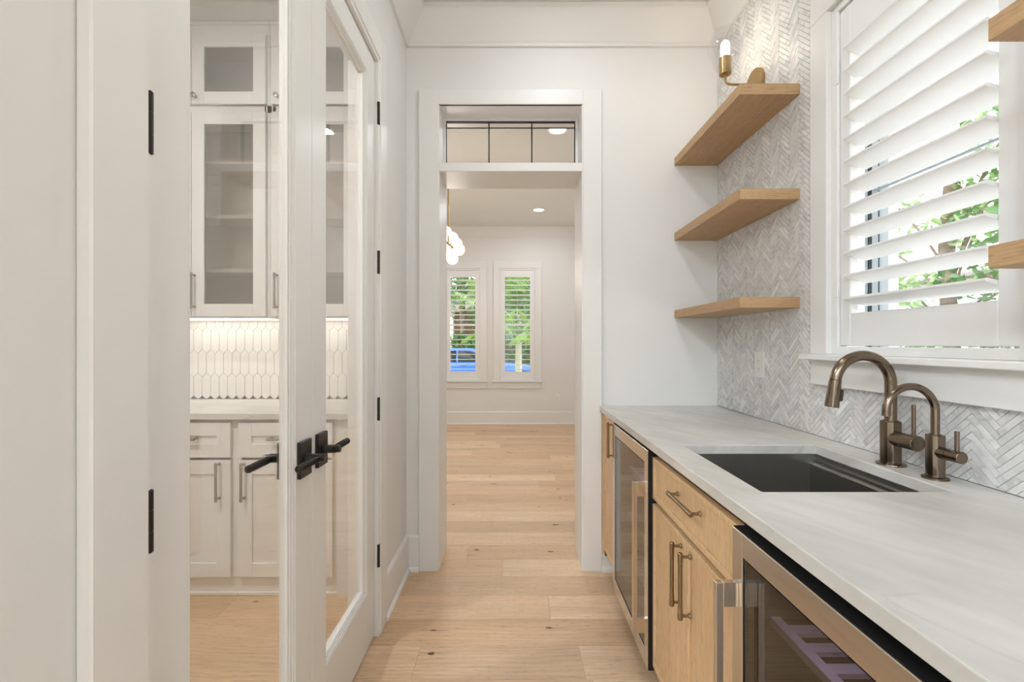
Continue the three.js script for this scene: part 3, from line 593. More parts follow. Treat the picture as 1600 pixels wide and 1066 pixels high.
function faucet(name, label, o) {
  const { x, d, rb, hb, rt, R, yc, end, rh, lh, yh, rod } = o, f = thing(name, label, 'faucet', [x, 0.908, d]), y = 0.908;
  part(f, 'base_ring', [turned([[0, 0], [rb * 1.42, 0], [rb * 1.45, 0.0015], [rb * 1.42, 0.0045], [rb * 1.3, 0.0058], [0, 0.0058]], [x, y, d], 'y', 40)], M.bronze);
  part(f, 'body', [turned([[0, 0], [rb, 0], [rb, hb - 0.002], [rb - 0.002, hb], [rt + 0.003, hb], [rt + 0.003, hb + 0.002], [0, hb + 0.002]], [x, y + 0.0055, d], 'y', 40)], M.bronze);
  const pts = [[x, y + hb, d], [x, (y + hb + yc) / 2, d], ...arc(x - R, yc, d, R, 0, end, 18)];
  part(f, 'spout', [tube(pts, rt, 90, 24)], M.bronze);
  const a = end * Math.PI / 180, tip = [x - R + R * Math.cos(a), yc + R * Math.sin(a)], dir = [-Math.sin(a), Math.cos(a)];
  if (o.head) {
    const g = new THREE.LatheGeometry([[0, 0], [rt, 0], [rt * 0.94, 0.0005], [rt * 0.94, 0.0015], [rt + 0.0006, 0.002], [rt + 0.0035, o.head - 0.002], [rt + 0.0025, o.head], [rt - 0.002, o.head], [rt - 0.003, o.head - 0.003], [0, o.head - 0.003]].map((q) => new THREE.Vector2(Math.max(q[0], 1e-5), q[1])), 32);
    const q = new THREE.Quaternion().setFromUnitVectors(new THREE.Vector3(0, 1, 0), new THREE.Vector3(dir[0], dir[1], 0).normalize());
    const hg = smooth(g, 0.5); hg.applyQuaternion(q); hg.translate(tip[0], tip[1], -d);
    const hd = part(f, 'spray_head', [hg], M.bronze);
    const bt = box(-0.004, 0.004, -0.017, 0.017, -0.009, 0.009, 0.003); bt.translate(rt + 0.0055, 0.042, 0); bt.applyQuaternion(q); bt.scale(1, 1, 1);
    const mx = new THREE.Vector3(rt + 0.0055, 0.042, 0).applyQuaternion(q);
    if (mx.x < 0.042 * dir[0]) { bt.applyMatrix4(new THREE.Matrix4().makeRotationAxis(new THREE.Vector3(dir[0], dir[1], 0).normalize(), Math.PI)); }
    bt.translate(tip[0], tip[1], -d);
    part(hd, 'spray_button', [bt], M.black);
  } else part(f, 'nozzle', [turned([[0, 0], [rt + 0.0004, 0], [rt + 0.0004, 0.012], [rt - 0.002, 0.0125], [rt - 0.002, 0.01], [0, 0.01]], [tip[0], tip[1], d], '-y', 28)], M.bronze);
  const hs = rb * 0.5, h = part(f, 'handle', [turned([[0, 0], [rh, 0], [rh, lh * 0.42], [rh - 0.0007, lh * 0.425], [rh - 0.0007, lh * 0.44], [rh, lh * 0.445], [rh, lh - 0.0012], [rh - 0.0012, lh], [0, lh]], [x, yh, d - hs], 'n', 36)], M.bronze);
  part(h, 'lever', [turned([[0, 0], [0.0048, 0], [0.0048, rod - 0.001], [0.0038, rod], [0, rod]], [x, yh + rh * 0.8, d - hs - lh + 0.0135], 'y', 18)], M.bronze);
}
faucet('kitchen_faucet', 'taller bronze gooseneck faucet with pull-down spray head behind the sink', { x: 1.071, d: 1.287, rb: 0.0245, hb: 0.118, rt: 0.0145, R: 0.0785, yc: 1.137, end: 172, head: 0.078, rh: 0.0205, lh: 0.075, yh: 0.985, rod: 0.085 });
faucet('drinking_faucet', 'shorter bronze gooseneck tap beside the taller faucet without spray head', { x: 1.072, d: 1.1525, rb: 0.0195, hb: 0.106, rt: 0.0092, R: 0.062, yc: 1.079, end: 180, rh: 0.0145, lh: 0.06, yh: 0.977, rod: 0.05 });

// floating oak shelves
for (const [y, lab] of [[2.2315, 'top floating oak shelf in the corner just under the sconce'], [1.818, 'middle floating oak shelf of the corner stack of three'], [1.391, 'lowest floating oak shelf in the corner above the outlet']]) {
  const s = shade(new THREE.Mesh(grain(box(0.896, TILE, y, y + 0.0428, 1.79, BACK - 0.001, 0.0015), 'z', [rnd(), rnd()]), M.shelfOak));
  s.name = numbered('floating_shelf'); scene.add(s); tag(s, lab, 'shelf', 'floating oak shelves');
}
for (const [y, lab] of [[1.818, 'higher of two oak shelves on the near side of the shuttered window'], [1.391, 'lower of two oak shelves on the near side of the shuttered window']]) {
  const s = shade(new THREE.Mesh(grain(box(0.896, TILE, y, y + 0.0428, 0.32, 0.8575, 0.0015), 'z', [rnd(), rnd()]), M.shelfOak));
  s.name = numbered('floating_shelf'); scene.add(s); tag(s, lab, 'shelf', 'floating oak shelves');
}
{ // wall sconce
  const y = 2.449, d = 2.105, cx = 0.986, s = thing('wall_sconce', 'brass wall sconce with clear glass shade lit above the top corner shelf', 'sconce', [TILE, y, d]);
  part(s, 'backplate', [turned([[0, 0], [0.066, 0], [0.068, 0.002], [0.068, 0.017], [0.0655, 0.0195], [0, 0.0195]], [TILE - 0.0002, y, d], '-x', 44)], M.brass);
  part(s, 'arm', [tube([[TILE - 0.018, y, d], [1.06, y, d], [1.022, y, d], [1.0, y + 0.003, d], [0.989, y + 0.0125, d], [cx, y + 0.03, d], [cx, y + 0.05, d]], 0.0055, 50, 16)], M.brass);
  part(s, 'socket_cup', [turned([[0, 0], [0.0245, 0], [0.026, 0.0015], [0.026, 0.078], [0.0225, 0.078], [0.0225, 0.004], [0, 0.004]], [cx, y + 0.0445, d], 'y', 32)], M.brass);
  part(s, 'bulb', [turned([[0, 0], [0.019, 0], [0.0205, 0.01], [0.0205, 0.075], [0.017, 0.088], [0.009, 0.096], [0, 0.098]], [cx, y + 0.105, d], 'y', 28)], M.bulb);
  const pr = [[0.0265, 0.045], [0.034, 0.06], [0.052, 0.092], [0.070, 0.135], [0.0765, 0.16], [0.0755, 0.178], [0.066, 0.212], [0.052, 0.243], [0.0485, 0.247]], inn = pr.map(([a, b]) => [a - 0.0022, b]).reverse();
  part(s, 'glass_shade', [turned([...pr, ...inn], [cx, y, d], 'y', 48, 1)], M.shade);
  const l = new THREE.PointLight('#fff0dc', LAMP.sconce); l.position.set(cx - s.position.x, 0.155, 0); l.castShadow = true; s.add(l);
}
function outlet(label, place, group) { // place(a, b, out): a across, b up, out from the wall -> box maker
  const o = thing('wall_outlet', label, 'outlet', place.at);
  part(o, 'cover_plate', [place.box(-0.037, 0.037, -0.0595, 0.0595, 0, 0.008, 0.0012)], M.plastic);
  const f = part(o, 'receptacle', [place.box(-0.0165, 0.0165, -0.033, 0.033, 0.008, 0.0098, 0.0006)], M.plastic);
  for (const s of [-1, 1]) for (const [l, r, lo, hi] of [[-0.0075, -0.0055, 0.014, 0.022], [0.0055, 0.0075, 0.0145, 0.0215], [-0.002, 0.002, 0.0065, 0.0102]]) part(f, 'slot', [place.box(l, r, s > 0 ? lo : lo - 0.036, s > 0 ? hi : hi - 0.036, 0.0094, 0.0101, 0)], M.slot);
}
outlet('white outlet plate on the herringbone tile under the lowest corner shelf', { at: [TILE, 1.155, 2.075], box: (a0, a1, b0, b1, c0, c1, b) => box(TILE - c1, TILE - c0, 1.155 + b0, 1.155 + b1, 2.075 + a0, 2.075 + a1, b) });
outlet('white outlet plate low on the far room wall', { at: [0.70, 0.40, FAR], box: (a0, a1, b0, b1, c0, c1, b) => box(0.70 + a0, 0.70 + a1, 0.40 + b0, 0.40 + b1, FAR - c1, FAR - c0, b) });

// ------------------------------------------------------------------ pantry behind the glass doors
const PF = 2.245, UF = 2.55; // faces of the base and wall cabinets
function shakerFront(parent, name, x0, x1, y0, y1, d, w, glass) {
  const o = part(parent, name, [...ringD(x0, x1, y0, y1, d, d + 0.02, w, 0.001), ...(glass ? [] : [box(x0 + w - 0.001, x1 - w + 0.001, y0 + w - 0.001, y1 - w + 0.001, d + 0.009, d + 0.018, 0)])], M.cabinet);
  if (glass) part(o, 'pane', [box(x0 + w, x1 - w, y0 + w, y1 - w, d + 0.008, d + 0.012, 0)], M.glassCab);
  return o;
}
for (const [x0, x1, lab, pullRight] of [[-1.864, -1.364, 'white pantry base cabinet with its tall pull on the side away from the jamb', true], [-1.364, -0.864, 'white pantry base cabinet next to the far door jamb', false]]) {
  const c = thing('pantry_cabinet', lab, 'cabinet', [(x0 + x1) / 2, 0, 2.53], 'white pantry base cabinets');
  part(c, 'carcass', [box(x0, x1, 0.1, TOP - 0.001, PF + 0.021, PIN - 0.002, 0)], M.cabinet);
  part(c, 'face_frame', ringD(x0, x1, 0.098, TOP - 0.001, PF + 0.008, PF + 0.021, 0.03, 0), M.cabinet);
  part(c, 'toe_kick', [box(x0, x1, 0, 0.1, PF + 0.018, PF + 0.03, 0), box(x0, x1, 0, 0.02, PF + 0.008, PF + 0.018, 0.004)], M.cabinet);
  const dr = shakerFront(c, 'drawer', x0 + 0.019, x1 - 0.019, 0.69, 0.862, PF - 0.012, 0.066), dd = shakerFront(c, 'door', x0 + 0.019, x1 - 0.019, 0.103, 0.676, PF - 0.012, 0.068);
  const cx = (x0 + x1) / 2, px = pullRight ? x1 - 0.072 : x0 + 0.05;
  barPull(dr, 'bar_pull', cx, 0.785, PF - 0.04, 0.155, 'x', M.nickel, 'n');
  barPull(dd, 'bar_pull', px, 0.575, PF - 0.04, 0.19, 'y', M.nickel, 'n');
}
{
  const f = shade(new THREE.Mesh(join([box(PLEFT + 0.001, -1.8645, 0, TOP - 0.001, PF + 0.004, PIN - 0.002, 0), box(-0.8635, PW - 0.001, 0, TOP - 0.001, PF + 0.004, PIN - 0.002, 0)]), M.cabinet));
  f.name = 'trim_5'; scene.add(f); tag(f, 'white filler panels closing the ends of the pantry cabinet run', 'filler panel', null, 'structure');
  const o = shade(new THREE.Mesh(grain(box(PLEFT + 0.001, PW - 0.001, TOP, 0.908, 2.219, PIN - 0.0065, 0.002), 'x'), M.stone)); o.name = 'pantry_countertop'; scene.add(o);
  tag(o, 'pale stone pantry counter seen through the glass door below the picket tile', 'countertop');
}
[[-2.019, -1.356, 'white glass-front wall cabinets with paired doors over the pantry counter', [[-2.017, -1.786, false], [-1.783, -1.372, true]]], [-1.354, -0.854, 'single-door white glass-front wall cabinet nearest the far door jamb', [[-1.338, -0.868, true]]]].forEach(([x0, x1, lab, doors]) => {
  const c = thing('glass_cabinet', lab, 'cabinet', [(x0 + x1) / 2, 1.397, 2.68], 'glass-front pantry cabinets'), y0 = 1.397, y1 = CEIL - 0.001, t = 0.018;
  part(c, 'carcass', [box(x0, x0 + t, y0, y1, UF + 0.02, PIN - 0.001, 0), box(x1 - t, x1, y0, y1, UF + 0.02, PIN - 0.001, 0), box(x0, x1, y0 + 0.004, y0 + 0.02, UF + 0.02, PIN - 0.001, 0), box(x0, x1, 2.553, 2.571, UF + 0.02, PIN - 0.001, 0), box(x0, x1, 2.99, 3.03, UF + 0.02, PIN - 0.001, 0), box(x0 + t, x1 - t, y0 + 0.02, 2.99, PIN - 0.012, PIN - 0.001, 0)], M.cabInside);
  part(c, 'face_frame', [...ringD(x0, x1, y0, 2.98, UF + 0.001, UF + 0.02, 0.03, 0), box(x0, x1, 2.543, 2.582, UF + 0.001, UF + 0.02, 0)], M.cabinet);
  part(c, 'frieze', [box(x0, x1, 2.975, 3.034, UF - 0.002, UF + 0.02, 0.001), box(x0, x1, 3.034, y1, UF - 0.012, UF + 0.02, 0.002)], M.cabinet);
  for (const y of [1.68, 1.99, 2.305]) part(c, 'shelf', [box(x0 + t, x1 - t, y - 0.02, y, UF + 0.07, PIN - 0.013, 0.001)], M.cabinet);
  for (const [a, b, leftPull] of doors) {
    const big = shakerFront(c, 'door', a, b, 1.402, 2.541, UF - 0.019, 0.069, true), top = shakerFront(c, 'door', a, b, 2.584, 2.971, UF - 0.019, 0.069, true);
    const px = leftPull ? a + 0.018 : b - 0.03;
    barPull(big, 'bar_pull', px + (a > -1.4 ? 0.012 : 0), 1.542, UF - 0.047, 0.2, 'y', M.nickel, 'n');
    part(top, 'knob', [turned([[0, 0], [0.009, 0], [0.0085, 0.002], [0.0055, 0.004], [0.005, 0.012], [0.011, 0.015], [0.0145, 0.02], [0.0135, 0.025], [0.008, 0.028], [0, 0.029]], [px + (a > -1.4 ? 0.016 : 0.004), 2.625, UF - 0.019], 'n', 20)], M.nickel);
  }
});
for (const [x0, x1, lab] of [[-1.99, -1.385, 'glowing under-cabinet light strip below the paired glass-front cabinets'], [-1.32, -0.885, 'glowing under-cabinet light strip below the single glass-front cabinet']]) {
  const l = thing('led_strip', lab, 'light', [(x0 + x1) / 2, 1.39, 2.68], 'under-cabinet lights');
  part(l, 'housing', [box(x0, x1, 1.394, 1.4, 2.578, 2.8, 0)], M.plastic);
  part(l, 'light_diffuser', [box(x0 + 0.004, x1 - 0.004, 1.391, 1.394, 2.582, 2.796, 0)], M.ledGlow);
  const a = new THREE.RectAreaLight(new THREE.Color(0.9, 0.95, 1.0), LAMP.strip, x1 - x0 - 0.02, 0.19); a.rotation.x = -Math.PI / 2; a.position.set(0, -0.003, 0); l.add(a);
}

// ------------------------------------------------------------------ lamps
function downlight(label, x, d, power, group, tint) {
  const o = thing('ceiling_downlight', label, 'downlight', [x, CEIL, d], group);
  part(o, 'trim_ring', [turned([[0.068, 0.001], [0.088, 0.001], [0.092, -0.003], [0.09, -0.006], [0.072, -0.004], [0.068, 0.001]].reverse(), [x, CEIL, d], 'y', 40)], M.plastic);
  part(o, 'lamp_lens', [turned([[0, -0.0035], [0.071, -0.0035], [0.071, 0.0005], [0, 0.0005]], [x, CEIL, d], 'y', 36)], M.lens);
  const a = new THREE.RectAreaLight(new THREE.Color(...tint), power, 0.126, 0.126); a.rotation.x = -Math.PI / 2; a.position.set(0, -0.0075, 0); o.add(a);
}
downlight('round ceiling downlight seen through the transom panes', 0.383, 3.83, LAMP.dining, 'far room downlights', TINT.dining);
downlight('round ceiling downlight above the two narrow far windows', 0.36, 6.12, LAMP.dining, 'far room downlights', TINT.dining);
downlight('far room downlight hidden beyond the hall end wall and nearer the doorway', -1.9, 3.83, LAMP.dining, 'far room downlights', TINT.dining);
downlight('far room downlight hidden beyond the hall end wall and nearer the windows', -1.9, 6.12, LAMP.dining, 'far room downlights', TINT.dining);
downlight('hall ceiling downlight over the sink end of the hall', 0.25, 1.9, LAMP.hall, 'hall downlights', TINT.hall);
downlight('hall ceiling downlight above the viewer', 0.25, 0.65, LAMP.hall, 'hall downlights', TINT.hall);
downlight('pantry ceiling downlight behind the glass doors', -1.75, 0.8, LAMP.pantry, 'pantry downlight', TINT.pantry);
for (const [x, d, lab] of [[-2.3, -1.6, 'kitchen downlight nearest the pantry wall'], [-1.0, -2.3, 'kitchen downlight over the middle of the kitchen'], [-2.3, -3.7, 'kitchen downlight by the rear wall on the pantry side'], [-1.0, -3.7, 'kitchen downlight by the rear wall next to the middle'], [0.6, -3.7, 'kitchen downlight by the rear wall on the bar side']]) downlight(lab, x, d, LAMP.kitchen, 'kitchen downlights', TINT.kitchen);

{ // bubble chandelier
  const x = -0.647, d = 4.62, c = thing('chandelier', 'bubble chandelier of frosted glass globes on a brass rod in the far room', 'chandelier', [x, CEIL, d]);
  part(c, 'canopy', [turned([[0, -0.03], [0.055, -0.026], [0.062, -0.004], [0.062, 0], [0, 0]], [x, CEIL, d], 'y', 32)], M.brass);
  part(c, 'rod', [turned([[0, 0], [0.007, 0], [0.007, 0.79], [0, 0.79]], [x, 2.25, d], 'y', 16)], M.brass);
  part(c, 'branch', [tube([[-0.905, 2.432, d], [-0.758, 2.332, d + 0.01], [-0.647, 2.262, d], [-0.582, 2.207, d], [-0.531, 2.151, d]], 0.009, 40, 12), ...[[-0.674, 2.276], [-0.628, 2.248], [-0.582, 2.201], [-0.605, 2.220], [-0.541, 2.165], [-0.785, 2.349], [-0.832, 2.378]].map(([a, b]) => turned([[0, -0.013], [0.011, -0.008], [0.014, 0], [0.011, 0.008], [0, 0.013]], [a, b, d - 0.022], 'y', 14))], M.brass);
  for (const [gx, gy, gd, r] of [[-0.672, 2.392, 4.639, 0.0561], [-0.611, 2.333, 4.666, 0.0617], [-0.568, 2.271, 4.647, 0.0614], [-0.54, 2.206, 4.62, 0.0611], [-0.608, 2.119, 4.647, 0.0589], [-0.669, 2.169, 4.666, 0.0565], [-0.648, 2.245, 4.749, 0.0614], [-0.73, 2.276, 4.676, 0.0605], [-0.768, 2.464, 4.666, 0.0604], [-0.832, 2.497, 4.62, 0.0585], [-0.889, 2.407, 4.647, 0.0589], [-0.801, 2.34, 4.666, 0.059], [-0.761, 2.412, 4.749, 0.0588], [-0.879, 2.335, 4.731, 0.0599]]) {
    const g = new THREE.SphereGeometry(r, 26, 18); g.translate(gx, gy, -gd); part(c, 'glass_globe', [g], M.globe);
  }
  const l = new THREE.PointLight('#fff4e6', 2.2); l.position.set(0.0, 1.97 - CEIL, 0); l.shadow.radius = 6; l.castShadow = true; c.add(l);
}

// ------------------------------------------------------------------ outdoors
const GY = -0.45;
const G = {
  lawn: std('lawn', '#7f9a4a', 0.95), road: std('asphalt', '#8a8884', 0.95), drive: std('concrete', '#c9c4ba', 0.95),
  frondA: phy('palm_frond_light', '#93b82c', 0.55, { transmission: 0.35, thickness: 0, side: THREE.DoubleSide }), frondB: phy('palm_frond_deep', '#41701f', 0.55, { transmission: 0.3, thickness: 0, side: THREE.DoubleSide }),
  leafA: phy('leaf_green', '#8aa56c', 0.7, { transmission: 0.4, thickness: 0, side: THREE.DoubleSide }), leafB: phy('leaf_dark', '#3f6a2c', 0.7, { transmission: 0.35, thickness: 0, side: THREE.DoubleSide }), leafC: phy('leaf_yellow', '#c6c62e', 0.7, { transmission: 0.4, thickness: 0, side: THREE.DoubleSide }),
  bark: std('bark', '#6a5b4c', 0.95), palmBark: std('palm_bark', '#cfc6b6', 0.9), blue: phy('blue_car_paint', '#1c55a6', 0.35, { clearcoat: 1, clearcoatRoughness: 0.05 }), carGlass: std('car_glass', '#1a2026', 0.08), tyre: std('tyre_rubber', '#191919', 0.9), alloy: std('alloy_wheel', '#c4c7ca', 0.3, { metalness: 0.9 }),
  brown: std('brown_render', '#8a6a58', 0.95), whiteWall: std('white_render', '#f0eee9', 0.9), roof: std('grey_roof', '#8b8680', 0.9), darkGlass: std('dark_window', '#39424a', 0.15),
};
struct('ground', [box(-60, 60, GY - 0.5, GY, -30, 70, 0)], G.lawn, 'green lawn outside the windows', 'lawn');
struct('road', [box(-60, 60, GY - 0.1, GY + 0.01, 11.6, 19, 0)], G.road, 'grey road and kerb beyond the far windows', 'road');

function frondGeo(len, droop, lift, n, wid) { // grows along +z from the origin, rising then drooping
  const at = (t) => new THREE.Vector3(0, len * (lift * t - droop * t * t), len * t * (1 - 0.18 * t)), p = [];
  const c = new THREE.CatmullRomCurve3(Array.from({ length: 8 }, (_, i) => at(i / 7)));
  const rachis = new THREE.TubeGeometry(c, 12, 0.008, 5), q = [];
  for (let i = 0; i < n; i++) for (const s of [-1, 1]) {
    const t = 0.12 + 0.86 * i / (n - 1), b = at(t), l = wid * Math.sin(Math.PI * (0.18 + 0.78 * t)) ** 0.8 + 0.03, hang = 0.35 + 0.3 * rnd();
    const e = new THREE.Vector3(b.x + s * l * 0.85, b.y - l * hang, b.z + l * 0.55), m = b.clone().lerp(e, 0.45), w = 0.016 + 0.01 * rnd();
    const u = [m.x, m.y + 0.015, m.z - w], v = [m.x, m.y, m.z + w];
    q.push(b.x, b.y, b.z, ...u, e.x, e.y, e.z, b.x, b.y, b.z, e.x, e.y, e.z, ...v);
  }
  const g = new THREE.BufferGeometry(); g.setAttribute('position', new THREE.BufferAttribute(new Float32Array(q), 3)); g.computeVertexNormals();
  return join([rachis, g]);
}
const fronds = [frondGeo(1.5, 0.75, 0.9, 30, 0.42), frondGeo(1.8, 0.55, 1.1, 32, 0.46), frondGeo(1.25, 1.0, 0.8, 26, 0.38)];
function palm(label, x, d, h, n, mats, trunkR, spread, lowTilt) {
  const o = thing('palm_tree', label, 'palm', [x, GY, d], 'palms outside the far windows');
  const prof = []; for (let i = 0; i <= 16; i++) { const t = i / 16; prof.push([trunkR * (1.15 - 0.4 * t) * (i % 2 ? 1.05 : 0.97), h * t]); }
  part(o, 'trunk', [turned([[0, 0], ...prof, [0, h]], [x, GY, d], 'y', 16)], G.palmBark);
  for (let i = 0; i < n; i++) {
    const m = shade(new THREE.Mesh(fronds[i % 3], mats[i % mats.length])), a = i * 2.39996 + rnd(-0.2, 0.2);
    m.position.set(Math.sin(a) * trunkR * 0.5, h - 0.05 + rnd(-0.12, 0.1), Math.cos(a) * trunkR * 0.5); m.rotation.set(0, a, 0); m.rotateX(rnd(-0.55, lowTilt)); m.scale.setScalar(spread * rnd(0.85, 1.1));
    m.name = numbered('frond'); o.add(m);
  }
}
palm('leafy palm outside the narrow window nearest the chandelier', -2.3, 9.4, 2.1, 22, [G.frondA, G.frondB], 0.08, 0.85, 0.5);
palm('pale-trunked palm outside the narrow window above the outlet', 0.13, 9.0, 1.8, 20, [G.frondA, G.frondA, G.frondB], 0.075, 0.85, 0.25);
palm('deep green palm standing behind the parked blue car', -0.9, 20.2, 4.0, 24, [G.frondB, G.frondA, G.frondB], 0.12, 1.5, 0.45);

function leafBlob(n, r, flat, size) { // loose leaf cloud
  const leaf = new THREE.BufferGeometry();
  leaf.setAttribute('position', new THREE.BufferAttribute(new Float32Array([0, 0, -1, 0.5, 0.1, 0, 0, 0, 1, 0, 0, -1, 0, 0, 1, -0.5, 0.1, 0]), 3)); leaf.computeVertexNormals();
  return { n, r, flat, size, leaf };
}
const leafShape = leafBlob().leaf;
function foliage(parent, at, blobs, mat, size) {
  const total = blobs.reduce((s, b) => s + b[4], 0), im = shade(new THREE.InstancedMesh(leafShape, mat, total)), M4 = new THREE.Matrix4(), q = new THREE.Quaternion(), e = new THREE.Euler(), p = new THREE.Vector3(), sc = new THREE.Vector3();
  let k = 0;
  for (const [x, y, z, r, n] of blobs) for (let i = 0; i < n; i++) {
    const t = rnd(0, Math.PI * 2), c = rnd(-1, 1), s = Math.sqrt(1 - c * c), rr = r * Math.cbrt(rnd(0.25, 1));
    p.set(x + rr * s * Math.cos(t), y + rr * c * 0.8, z + rr * s * Math.sin(t)); e.set(rnd(0, 6.3), rnd(0, 6.3), rnd(0, 6.3)); q.setFromEuler(e); sc.setScalar(size * rnd(0.7, 1.3));
    im.setMatrixAt(k++, M4.compose(p, q, sc));
  }
  im.name = numbered('foliage'); im.userData.kind = 'stuff'; parent.add(im); return im;
}
function tree(label, x, d, h, spread, mat, n, leafSize, group) {
  const o = thing('tree', label, 'tree', [x, GY, d], group), limbs = [tube([[x, GY, d], [x + 0.05, GY + h * 0.25, d], [x - 0.04, GY + h * 0.55, d + 0.05], [x + 0.05, GY + h * 0.85, d]], 0.09 + 0.01 * h, 16, 9)], blobs = [];
  for (let i = 0; i < 11; i++) {
    const a = i * 2.4 + rnd(-0.3, 0.3), y = h * rnd(0.42, 0.95), r = spread * rnd(0.45, 1) * (1.25 - y / h * 0.6);
    limbs.push(tube([[x, GY + y * 0.62, d], [x + Math.cos(a) * r * 0.45, GY + y * 0.82, d + Math.sin(a) * r * 0.45], [x + Math.cos(a) * r, GY + y, d + Math.sin(a) * r]], 0.028, 10, 6));
    blobs.push([Math.cos(a) * r, y, -Math.sin(a) * r, spread * rnd(0.28, 0.45), Math.floor(n / 11)]);
  }
  part(o, 'trunk', limbs, G.bark);
  foliage(o, null, blobs, mat, leafSize);
}
function shrub(label, x, d, w, h, mat, n, size, group) {
  const o = thing('shrub', label, 'shrub', [x, GY, d], group), blobs = [], stems = [];
  for (let i = 0; i < 7; i++) { const sx = (i / 6 - 0.5) * w; blobs.push([sx, h * rnd(0.45, 0.6), rnd(-0.15, 0.15), h * 0.45, Math.floor(n / 7)]); stems.push(tube([[x + sx, GY, d], [x + sx + 0.04, GY + h * 0.3, d], [x + sx - 0.03, GY + h * 0.6, d]], 0.014, 6, 5)); }
  part(o, 'stem', stems, G.bark);
  foliage(o, null, blobs, mat, size);
}
shrub('yellow-green shrub by the pale palm trunk outside the far window', 0.62, 10.4, 1.1, 1.15, G.leafC, 900, 0.07, 'shrubs outside');
shrub('dark clipped shrub across the road behind the blue car', -1.5, 22.4, 6, 2.6, G.leafB, 2600, 0.14, 'shrubs outside');
tree('broad dark tree across the road behind the palms', -2.6, 24, 7.5, 3.2, G.leafB, 3300, 0.17, 'trees across the road');
tree('second broad tree across the road, on the side away from the chandelier window', 2.0, 23.2, 7, 3.0, G.leafB, 3300, 0.17, 'trees across the road');

{ // blue estate car parked on the road
  const o = thing('car', 'blue estate car parked on the road beyond the palms', 'car', [-1.6, GY, 13.4]), d0 = 12.6, d1 = 14.2, y = GY;
  const side = (pts, a, b, bev) => { const g = new THREE.ExtrudeGeometry(shapeOf(pts), { depth: b - a - 2 * bev, bevelEnabled: true, bevelThickness: bev, bevelSize: bev, bevelOffset: -bev, bevelSegments: 3 }); g.translate(0, 0, -b + bev); return smooth(g, 0.5); };
  const wheelCut = (cx, n = 8) => Array.from({ length: n + 1 }, (_, i) => { const a = Math.PI - Math.PI * i / n; return [cx + 0.4 * Math.cos(a), y + 0.33 + 0.4 * Math.sin(a)]; });
  part(o, 'body', [side([[-3.95, y + 0.35], [-3.9, y + 0.75], [-3.8, y + 1.0], [-0.75, y + 1.02], [0.35, y + 0.88], [0.72, y + 0.68], [0.75, y + 0.32], ...wheelCut(-0.15).reverse(), ...wheelCut(-2.95).reverse()], d0, d1, 0.06)], G.blue);
  part(o, 'cabin', [side([[-3.8, y + 0.99], [-3.55, y + 1.45], [-3.2, y + 1.53], [-1.9, y + 1.53], [-0.8, y + 1.0]], d0 + 0.12, d1 - 0.12, 0.05)], G.blue);
  part(o, 'side_window', [side([[-3.55, y + 1.04], [-3.4, y + 1.4], [-2.5, y + 1.45], [-2.5, y + 1.04]], d0 + 0.112, d0 + 0.15, 0.004)], G.carGlass);
  part(o, 'side_window', [side([[-2.44, y + 1.04], [-2.44, y + 1.45], [-1.95, y + 1.44], [-1.15, y + 1.04]], d0 + 0.112, d0 + 0.15, 0.004)], G.carGlass);
  for (const x of [-2.35, -3.2]) part(o, 'door_handle', [box(x, x + 0.2, y + 0.9, y + 0.925, d0 - 0.02, d0 + 0.01, 0.004)], G.blue);
  part(o, 'headlamp', [box(0.45, 0.66, y + 0.66, y + 0.76, d0 - 0.005, d0 + 0.1, 0.02)], G.alloy);
  for (const x of [-0.15, -2.95]) for (const d of [d0 + 0.02, d1 - 0.2]) {
    const w = part(o, 'wheel', [turned([[0.2, 0], [0.31, 0], [0.33, 0.02], [0.33, 0.17], [0.31, 0.19], [0.2, 0.19]], [x, y + 0.34, d], 'd', 28)], G.tyre);
    part(w, 'wheel_rim', [turned([[0, 0.03], [0.05, 0.02], [0.19, 0.035], [0.21, 0.01], [0.21, 0.18], [0, 0.18]], [x, y + 0.34, d], 'd', 28)], G.alloy);
  }
  o.position.x += 0.5; o.position.z -= 3.6;
}
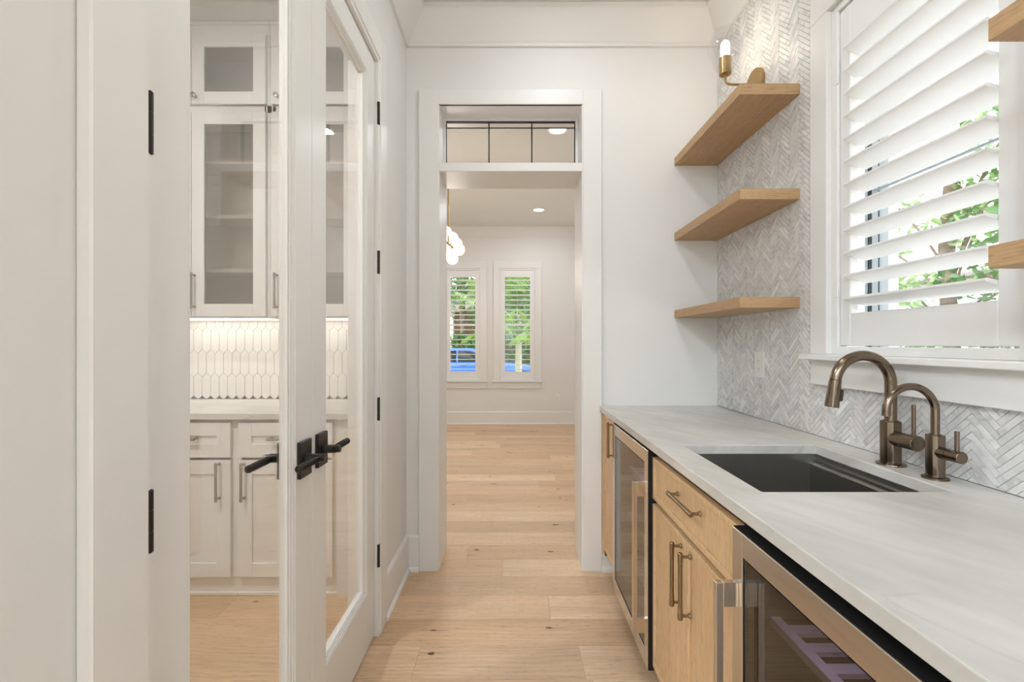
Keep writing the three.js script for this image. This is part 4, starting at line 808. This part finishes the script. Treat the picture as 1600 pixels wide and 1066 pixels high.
{ // house across the road
  const o = thing('house', 'brown rendered house with white columns across the road', 'house', [-3, GY, 27]);
  part(o, 'wall', [box(-10, 4, GY, 3.1, 27, 33, 0)], G.brown);
  part(o, 'roof', [alongX([[25.2, 3.0], [30, 5.2], [34.8, 3.0], [34.8, 3.2], [30, 5.45], [25.2, 3.2]], -11, 5)], G.roof);
  for (const x of [-9.5, -6.3, -3.4, 0.4, 3.5]) part(o, 'column', [turned([[0, 0], [0.22, 0], [0.22, 0.15], [0.16, 0.2], [0.14, 3.2], [0.2, 3.28], [0.2, 3.45], [0, 3.45]], [x, GY, 25.6], 'y', 18)], G.whiteWall);
  for (const x of [-8, -1.6, 2]) { const f = part(o, 'window', ringD(x - 0.6, x + 0.6, 0.7, 2.3, 26.95, 27.02, 0.08, 0), G.whiteWall); part(f, 'window_pane', [box(x - 0.52, x + 0.52, 0.78, 2.22, 26.97, 27.0, 0)], G.darkGlass); }
}
{ // neighbouring white house beyond the sink window
  const o = thing('neighbour_house', 'white rendered house with one small window beyond the sink window', 'house', [14, GY, 12]);
  part(o, 'wall', [box(13.3, 17.8, GY, 3.15, 3, 21, 0)], G.whiteWall);
  part(o, 'roof', [box(12.9, 18.2, 3.15, 3.3, 2.6, 21.4, 0.02)], G.roof);
  const f = part(o, 'window', ringX(13.24, 13.32, 12.85, 13.65, 1.6, 2.75, 0.06, 0), G.whiteWall); part(f, 'window_pane', [box(13.27, 13.3, 12.9, 13.6, 1.66, 2.69, 0)], G.darkGlass);
}
tree('pale green tree beyond the sink window with loose crown', 10.2, 10.6, 6.4, 2.0, G.leafA, 1300, 0.12, 'trees beyond the sink window');
tree('darker green tree at the near side beyond the sink window', 11.0, 8.6, 7.0, 2.2, G.leafB, 1300, 0.13, 'trees beyond the sink window');
shrub('leafy hedge before the white house beyond the sink window', 10.6, 13.2, 2.2, 2.6, G.leafA, 1300, 0.1, 'hedges by the white house');
shrub('lower hedge before the white house nearer the sink', 10.8, 10.0, 1.6, 2.6, G.leafB, 1000, 0.1, 'hedges by the white house');
struct('path', [box(1.6, 9, GY - 0.1, GY + 0.015, -20, 40, 0)], G.drive, 'pale concrete drive along the window side of the house', 'drive');

scene.traverse((o) => { if (o.isLight && o.shadow && !o.isRectAreaLight) o.castShadow = true; });
renderer.render(scene, camera);
